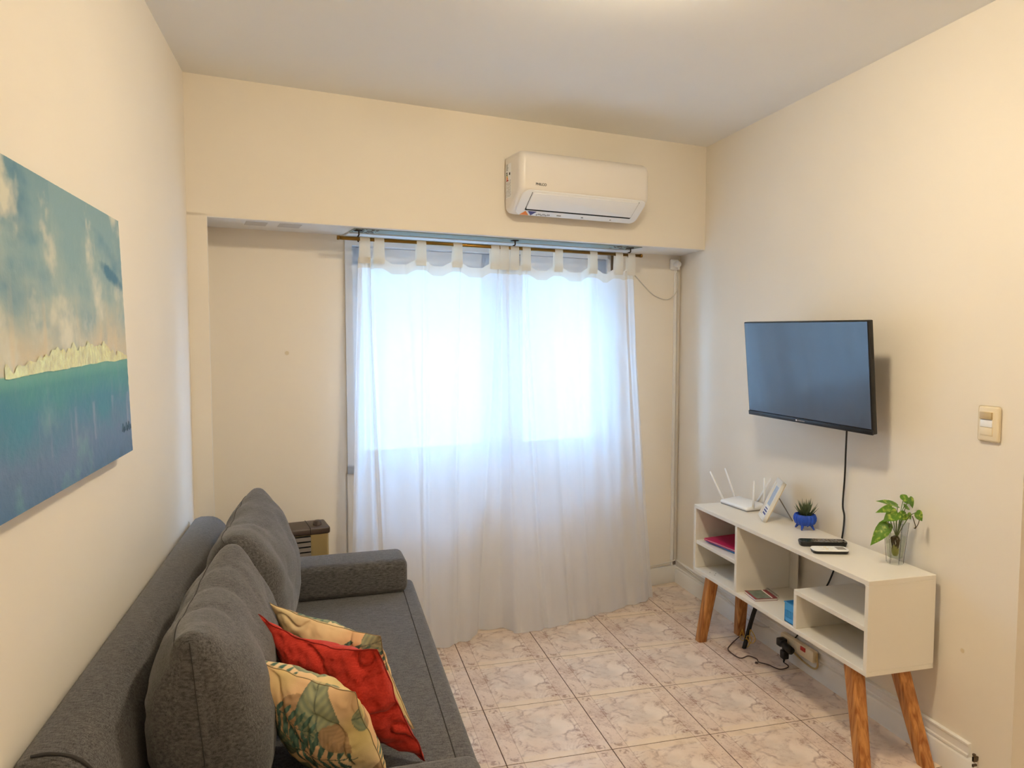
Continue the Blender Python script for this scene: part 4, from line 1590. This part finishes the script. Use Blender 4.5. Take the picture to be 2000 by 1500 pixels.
# remotes
def remote(label, x0, y0, x1, y1, wid, hgt, black):
    a, b = Vector((x0, y0, ZT)), Vector((x1, y1, ZT))
    L_ = (b - a).length
    c = (a + b) / 2
    r = local('remote_control', label, 'remote', c, math.atan2(b.y - a.y, b.x - a.x), 'remote controls on the console')
    n = 6
    lo = round_rect(L_ * 0.96, wid * 0.80, wid * 0.25, n)
    md = round_rect(L_, wid, wid * 0.30, n)
    V = [(x, y, 0.0) for x, y in lo] + [(x, y, hgt * 0.8) for x, y in md] + [(x * 0.985, y * 0.95, hgt) for x, y in md]
    k = len(lo)
    Fc = [tuple(range(k))[::-1], tuple(range(2 * k, 3 * k))]
    for j in range(2):
        Fc += [(j * k + i, j * k + (i + 1) % k, (j + 1) * k + (i + 1) % k, (j + 1) * k + i) for i in range(k)]
    autosmooth(mesh_obj('body', V, Fc, M['black'], r), 40)
    if black:
        V = [(x * 0.96, y * 0.90, hgt + 0.0006) for x, y in md] + [(x * 0.97, y * 0.93, hgt - 0.001) for x, y in md]
        Fc = [tuple(range(k))] + [(i, k + i, k + (i + 1) % k, (i + 1) % k) for i in range(k)]
        mesh_obj('face', V, Fc, M['tv_screen'], r)
        for i in range(10):
            for j in range(3):
                if i in (2,):
                    continue
                x = -L_ * 0.18 + i * L_ * 0.066
                y = (j - 1) * wid * 0.25
                box('button', (x - 0.0035, y - 0.003, hgt), (x + 0.0035, y + 0.003, hgt + 0.0018), M['grey_ink'] if (i + j) % 4 == 0 else M['easel_grey'], r)
    else:
        V = [(x * 0.985, y * 0.955, hgt + 0.004) for x, y in md] + [(x, y, hgt + 0.001) for x, y in md] + [(x, y, hgt - 0.001) for x, y in md]
        Fc = [tuple(range(k))]
        for j in range(2):
            Fc += [(j * k + i, (j + 1) * k + i, (j + 1) * k + (i + 1) % k, j * k + (i + 1) % k) for i in range(k)]
        autosmooth(mesh_obj('face', V, Fc, M['plastic_white'], r), 40)
        box('display', (L_ * 0.18, -wid * 0.32, hgt + 0.003), (L_ * 0.42, wid * 0.32, hgt + 0.0046), M['grey_ink'], r)
        for i in range(3):
            for j in range(2):
                x = -L_ * 0.22 + i * L_ * 0.12
                y = (j - 0.5) * wid * 0.4
                box('button', (x - 0.006, y - 0.004, hgt + 0.003), (x + 0.006, y + 0.004, hgt + 0.0052), M['cream_plastic'] if i % 2 else M['paper'], r, 0.001)
    return r


remote('long black remote control lying behind the white one', 1.838, 2.466, 2.012, 2.406, 0.056, 0.020, True)
remote('short white-faced remote control with a small display', 1.822, 2.367, 1.952, 2.326, 0.058, 0.013, False)

# vase with pothos
vp = onz(1748, 1103, CZ1)
vx, vy = vp.x + 0.010, vp.y + 0.012
vs_ = local('glass_vase', 'clear faceted glass vase with water on the near end of the console', 'vase', (vx, vy, ZT), math.radians(14))


def hexprof(r, z, n=6, tw=0.0):
    return [(r * math.cos(2 * math.pi * k / n + tw), r * math.sin(2 * math.pi * k / n + tw), z) for k in range(n)]


def hexloft(name, rings, mat, parent, caps=(True, True)):
    n = len(rings[0])
    V = [v for r in rings for v in r]
    Fc = []
    for i in range(len(rings) - 1):
        for k in range(n):
            Fc.append((i * n + k, i * n + (k + 1) % n, (i + 1) * n + (k + 1) % n, (i + 1) * n + k))
    if caps[0]:
        Fc.append(tuple(range(n))[::-1])
    if caps[1]:
        Fc.append(tuple(range((len(rings) - 1) * n, len(rings) * n)))
    return mesh_obj(name, V, Fc, mat, parent)


VH = 0.158
hexloft('glass_wall', [hexprof(0.027, 0.0), hexprof(0.028, 0.004), hexprof(0.0285, 0.020), hexprof(0.042, VH), hexprof(0.0385, VH), hexprof(0.0250, 0.024)], M['vase_glass'], vs_)
for k in range(6):
    a = 2 * math.pi * k / 6
    tube('facet_edge', [(0.0282 * math.cos(a), 0.0282 * math.sin(a), 0.004), (0.0288 * math.cos(a), 0.0288 * math.sin(a), 0.020), (0.0422 * math.cos(a), 0.0422 * math.sin(a), VH)], 0.0009, M['vase_edge'], vs_, 6, smooth_path=False)
hexloft('water', [hexprof(0.0248, 0.0245), hexprof(0.0345, 0.105)], M['water'], vs_)
po_ = local('pothos_cutting', 'green and yellow pothos cutting growing in the glass vase', 'plant', (vx, vy, ZT + 0.026))
# roots
rr_ = random.Random(5)
strands = []
for k in range(26):
    a = rr_.random() * 6.28
    pts = [Vector((0.004 * math.cos(a), 0.004 * math.sin(a), 0.078))]
    r_ = 0.012 + 0.009 * rr_.random()
    for t in range(1, 6):
        a += rr_.uniform(-0.5, 0.5)
        pts.append(Vector((r_ * math.cos(a) * (1 - 0.12 * t), r_ * math.sin(a) * (1 - 0.12 * t), 0.082 - 0.013 * t)))
    strands.append(catmull(pts, 3))
tag(tubes('root_tangle', strands, 0.0016, M['root'], po_, 5), kind='stuff')
lathe('root_tip', [(0.0, 0.001), (0.008, 0.004), (0.012, 0.014), (0.013, 0.030), (0.010, 0.042), (0.0, 0.046)], M['bulb_green'], po_, 16)


def leaf_shape(name, base, tip, nrm, width, parent, curl=0.18, fold=0.15):
    base, tip, nrm = Vector(base), Vector(tip), Vector(nrm).normalized()
    ax_ = tip - base
    L_ = ax_.length
    ax_.normalize()
    nrm = (nrm - ax_ * nrm.dot(ax_)).normalized()
    sd = ax_.cross(nrm)
    prof = [(0.0, 0.10), (-0.07, 0.42), (0.02, 0.80), (0.18, 1.0), (0.38, 0.97), (0.58, 0.76), (0.76, 0.46), (0.90, 0.18), (1.0, 0.0)]
    V, Fc = [], []
    for s, w_ in prof:
        dz = -curl * L_ * max(0, s) ** 2
        for k in (-1, -0.5, 0, 0.5, 1):
            ss = s if abs(k) > 0.7 else max(s, 0.0) if abs(k) < 0.1 else (s + max(0, s)) / 2
            V.append(base + ax_ * ss * L_ + sd * k * w_ * width / 2 + nrm * (dz + fold * abs(k) * w_ * width / 2))
    for i in range(len(prof) - 1):
        for k in range(4):
            q = i * 5 + k
            Fc.append((q, q + 1, q + 6, q + 5))
    return mesh_obj(name, V, Fc, M['leaf'], parent, True)


O = Vector((vx, vy, ZT + 0.026))
YV = vy
LP = [  # (base px, tip px, depth shift base, tip, facing, width)
    ((1734, 1022), (1703, 1064), 0.0, -0.010, (-0.45, -0.8, 0.3), 0.040),
    ((1753, 988), (1716, 973), 0.01, 0.01, (0.0, -0.55, 0.85), 0.026),
    ((1742, 991), (1714, 999), -0.01, -0.02, (-0.2, -0.8, 0.5), 0.022),
    ((1741, 990), (1734, 1000), 0.0, -0.01, (-0.2, -0.8, 0.5), 0.020),
    ((1752, 1000), (1728, 1016), -0.02, -0.03, (0, -0.8, 0.6), 0.040),
    ((1770, 1005), (1750, 1012), -0.02, -0.03, (0.1, -0.8, 0.6), 0.030),
    ((1772, 1004), (1781, 1014), -0.03, -0.04, (0.2, -0.85, 0.4), 0.026),
    ((1764, 978), (1782, 968), 0.02, 0.02, (0.0, -0.6, 0.8), 0.036),
    ((1776, 972), (1786, 993), -0.03, -0.04, (0.1, -0.9, 0.3), 0.024),
    ((1766, 989), (1780, 994), 0.0, 0.0, (0.1, -0.7, 0.7), 0.020),
    ((1789, 1001), (1804, 1017), -0.085, -0.100, (0.1, -0.9, 0.35), 0.034),
]
for (b_, t_, db, dt, nn, w_) in LP:
    B_, T_ = ony(b_[0], b_[1], YV + db), ony(t_[0], t_[1], YV + dt)
    leaf_shape('leaf', B_ - O, T_ - O, nn, w_ * 1.25, po_)
    root = Vector((0.004, 0, 0.07))
    rim = Vector(((B_ - O).x * 0.45, (B_ - O).y * 0.4, 0.128))
    if b_[0] == 1734:
        rim = Vector((-0.034, -0.010, 0.138))
    tube('stem', [root, rim, (rim + (B_ - O)) / 2 + Vector((0, 0, 0.010)), B_ - O], 0.0015, M['stem'], po_, 6, n=5)
for q in ([(1782, 1008), (1788, 1028), (1785, 1032)], [(1796, 1014), (1793, 1024), (1787, 1033)]):
    tube('air_root', [ony(x, y, YV - 0.06) - O for x, y in q], 0.0014, M['root'], po_, 6)

# ---- things inside the console
fo = box('folder', (-0.110, -0.150, 0.0), (0.110, 0.150, 0.013), M['blue_folder'], None, 0.004, 2)
fo.location = (1.945, 3.035, ZSL + 0.0005)
fo.rotation_euler = (0, 0, math.radians(4))
tag(fo, 'thick blue folder on the console shelf under the magenta one', 'folder')
fo2 = thing('folder', 'shiny magenta folder lying on the blue folder in the console', 'folder', (1.930, 3.025, ZSL + 0.0140), math.radians(9))
box('cover', (-0.105, -0.145, 0.0), (0.105, 0.145, 0.003), M['pink'], fo2, 0.001, 1)
box('sheets', (-0.101, -0.140, 0.003), (0.103, 0.145, 0.007), M['paper'], fo2)
box('cover', (-0.105, -0.145, 0.007), (0.105, 0.145, 0.010), M['pink'], fo2, 0.001, 1)

npad = thing('spiral_notepad', 'small maroon spiral notepad with a printed cover in the console', 'notepad', (1.868, 2.762, CZ0 + T + 0.0005), math.radians(-8))
box('pages', (-0.050, -0.052, 0.0), (0.050, 0.052, 0.009), M['paper'], npad)
box('cover', (-0.052, -0.054, 0.009), (0.052, 0.054, 0.0105), M['maroon'], npad)
box('cover', (-0.052, -0.054, -0.0003), (0.052, 0.054, 0.0006), M['maroon'], npad)
box('cover_print', (-0.042, -0.050, 0.0104), (0.024, 0.050, 0.0110), M['pad_art'], npad)
box('cover_stripe', (0.026, -0.050, 0.0104), (0.031, 0.050, 0.0110), M['paper'], npad)
for k in range(11):
    y = -0.046 + k * 0.0092
    tube('spiral_ring', [(0.052 + 0.010 * math.cos(a), y, 0.010 + 0.011 * math.sin(a)) for a in [math.radians(t) for t in range(150, -151, -30)]], 0.0008, M['steel'], npad, 5, smooth_path=False)

bk_ = thing('plastic_basket', 'light blue slotted plastic basket in the console', 'basket', (1.868, 2.462, CZ0 + T + 0.0005))
bx0, bx1, by0, by1, bh = -0.068, 0.075, -0.032, 0.034, 0.082
box('bottom', (bx0, by0, 0), (bx1, by1, 0.003), M['basket'], bk_)
box('wall', (bx0, by0, 0), (bx1, by0 + 0.003, bh), M['basket'], bk_)
box('wall', (bx0, by1 - 0.003, 0), (bx1, by1, bh), M['basket'], bk_)
box('wall', (bx1 - 0.003, by0, 0), (bx1, by1, bh), M['basket'], bk_)
# slotted front wall
fr_ = []
for lo, hi in ((0, 0.022), (0.050, bh)):
    fr_.append(((bx0, by0, lo), (bx0 + 0.003, by1, hi)))
nsl = 7
for k in range(nsl + 1):
    y = by0 + 0.003 + k * (by1 - by0 - 0.010) / nsl
    fr_.append(((bx0, y, 0.020), (bx0 + 0.003, y + 0.0046, 0.052)))
boxes('slotted_wall', fr_, M['basket'], bk_)
box('divider', (bx0 + 0.05, by0 + 0.003, 0.003), (bx0 + 0.053, by1 - 0.003, bh * 0.86), M['basket'], bk_)
boxes('rim', [((bx0 - 0.002, by0 - 0.002, bh - 0.004), (bx0 + 0.004, by1 + 0.002, bh)), ((bx0, by0 - 0.002, bh - 0.004), (bx1, by0 + 0.004, bh)), ((bx0, by1 - 0.004, bh - 0.004), (bx1, by1 + 0.002, bh))], M['basket'], bk_)

# ================================================================== sockets, power strip, cables
ps = thing('power_strip', 'cream power strip on the duct under the console', 'power strip')
box('body', (2.052, 2.640, 0.082), (2.079, 2.872, 0.132), M['cream_plastic'], ps, 0.004, 2)
box('rocker', (2.048, 2.690, 0.110), (2.053, 2.722, 0.128), M['red_plastic'], ps, 0.001)
for y in (2.765, 2.83):
    box('socket', (2.0505, y - 0.018, 0.092), (2.0525, y + 0.018, 0.124), M['cream_plastic'], ps)
ad1 = thing('plug_adapter', 'black plug adapter pushed into the power strip', 'plug')
box('body', (2.012, 2.815, 0.084), (2.051, 2.850, 0.120), M['black'], ad1, 0.006, 2)
tube('lobe', [(2.030, 2.825, 0.100), (2.022, 2.775, 0.098), (2.020, 2.745, 0.096)], 0.017, M['black'], ad1, 12, smooth_path=False)
ad2 = thing('power_plug', 'black power plug hanging below the adapter', 'plug')
box('body', (2.006, 2.780, 0.040), (2.036, 2.812, 0.080), M['black'], ad2, 0.006, 2)
tube('strain_relief', [(2.021, 2.796, 0.042), (2.019, 2.797, 0.022)], 0.006, M['black'], ad2, 10, 0.0035, smooth_path=False)
tube('neck', [(2.021, 2.796, 0.078), (2.021, 2.799, 0.092)], 0.010, M['black'], ad2, 10, smooth_path=False)
fc = [Vector((2.019, 2.797, 0.022)), onz(1540, 1302, 0.004), onz(1523, 1307, 0.004), onz(1500, 1298, 0.004), onz(1482, 1293, 0.004), onz(1478, 1287, 0.004),
      onz(1462, 1281, 0.004), onz(1445, 1285, 0.004), onz(1423, 1270, 0.004), onz(1427, 1259, 0.004), onz(1448, 1240, 0.010)]
o = tube('thin_cable', fc, 0.0024, M['cable_brown'])
tag(o, 'thin dark cable winding over the tiles under the console', 'cable')
kn_ = onz(1478, 1295, 0.006)
tube('cable_knot', [kn_ + Vector((-0.006, 0.004, 0)), kn_ + Vector((0, -0.006, 0.003)), kn_ + Vector((0.006, 0.003, 0)), kn_ + Vector((-0.002, 0.008, 0.002))], 0.003, M['cable_brown'], o, 6)
cl_ = [onx(1486, 1160, 2.045), onx(1474, 1192, 2.03), onx(1466, 1218, 2.01), onx(1459, 1245, 1.985), onx(1453, 1268, 1.955)]
o = tubes('cable_bundle', [catmull([p + Vector((0.006 * math.cos(k * 1.3), 0.006 * math.sin(k * 1.3), 0)) for p in cl_], 5) for k in range(5)], 0.0050, M['cable_black'])
for v in o.data.vertices:
    v.co.z = max(v.co.z, 0.001)
tag(o, 'black cable bundle hanging behind the far rear leg of the console', 'cable')
yw = thing('cable_coil', 'coiled yellow cable hanging on the black bundle under the console', 'cable')
for k, (x, y, rx, rz_) in enumerate(((1450, 1240, 0.016, 0.028), (1468, 1243, 0.024, 0.032), (1459, 1262, 0.016, 0.020), (1463, 1250, 0.018, 0.020))):
    c = onx(x, y, 1.975)
    c.z = max(c.z, rz_ + 0.004)
    tube('loop', [c + Vector((0.005 * math.sin(t * 2 + k), rx * math.cos(t), rz_ * math.sin(t))) for t in [2 * math.pi * i / 14 for i in range(15)]], 0.0018, M['cable_yellow'], yw, 6, smooth_path=False)
o = tube('strip_cable', [(2.045, 2.775, 0.085), (2.062, 2.74, 0.060), (2.068, 2.69, 0.050), (2.066, 2.645, 0.055), (2.066, 2.625, 0.075), (2.068, 2.632, 0.110), (2.076, 2.640, 0.122)], 0.0040, M['cable_cream'])
tag(o, 'cream cable looping round the near end of the power strip', 'cable')
# white cables along the wall
pts = [Vector((XR - 0.022, 3.96, 0.142)), Vector((XR - 0.020, 3.80, 0.128)), Vector((XR - 0.021, 3.62, 0.112)), Vector((XR - 0.022, 3.45, 0.118)), Vector((XR - 0.026, 3.30, 0.10)), Vector((XR - 0.030, 3.18, 0.075)), Vector((XR - 0.035, 3.06, 0.085)), Vector((XR - 0.035, 2.98, 0.11))]
o = tube('wall_cable', pts, 0.0034, M['cable_white'])
tag(o, 'white cable running loosely along the duct from the corner to the console', 'cable')
pts = [W(2.33, RD - 0.024, 0.122), W(2.45, RD - 0.022, 0.120), W(2.56, RD - 0.022, 0.128), W(2.63, RD - 0.022, 0.130), Vector((XR - 0.022, 3.975, 0.140))]
o = tube('wall_cable', pts, 0.0040, M['cable_white'])
tag(o, 'white cable on top of the baseboard between curtain and corner', 'cable')
cdt = thing('corner_conduit', 'slim white cable conduit climbing the corner right of the window', 'conduit')
cdt.matrix_world = BACK
UC = (Vector((XR, 3.99, 0)) - P0).dot(DV) - 0.0
for k in range(2):
    box('channel', (UC - 0.047 + k * 0.020, RD - 0.013, 0.106), (UC - 0.030 + k * 0.020, RD, 1.925), M['cable_white'] if k else M['reveal'], cdt, 0.002, 1)
box('corner_clip', (UC - 0.036, RD - 0.016, 0.112), (UC - 0.014, RD, 0.134), M['easel_grey'], cdt, 0.002, 1)
ot = thing('wall_socket', 'round white socket with a plug high in the corner right of the window', 'socket')
so_ = W(UC - 0.052, RD, 1.957)
ot.matrix_world = BACK @ Matrix.Translation((UC - 0.052, RD, 1.957))
box('base', (-0.030, -0.022, -0.032), (0.030, 0.0, 0.032), M['plastic_white'], ot, 0.010, 4)
pg_ = lathe('plug', [(0.0, 0.034), (0.014, 0.033), (0.018, 0.026), (0.020, 0.0), (0.0, 0.0)], M['plastic_white'], ot, 24)
pg_.matrix_local = Matrix.Translation((0.006, -0.021, 0.0)) @ Matrix.Rotation(math.radians(90), 4, 'X')
tube('plug_neck', [(0.008, -0.045, -0.008), (0.010, -0.042, -0.034)], 0.008, M['plastic_white'], ot, 12, 0.005, smooth_path=False)
cbl = [onb(1322, 532, RD - 0.042), onb(1324, 556, RD - 0.03), onb(1318, 575, RD - 0.012), onb(1302, 585, RD - 0.006), onb(1278, 577, RD - 0.006), onb(1258, 558, RD - 0.006), onb(1240, 538, RD - 0.006), onb(1222, 522, RD - 0.006)]
o = tube('socket_cable', cbl, 0.0032, M['cable_white'])
tag(o, 'white cable drooping from the corner socket to behind the curtain', 'cable')
bpy.context.view_layer.update()
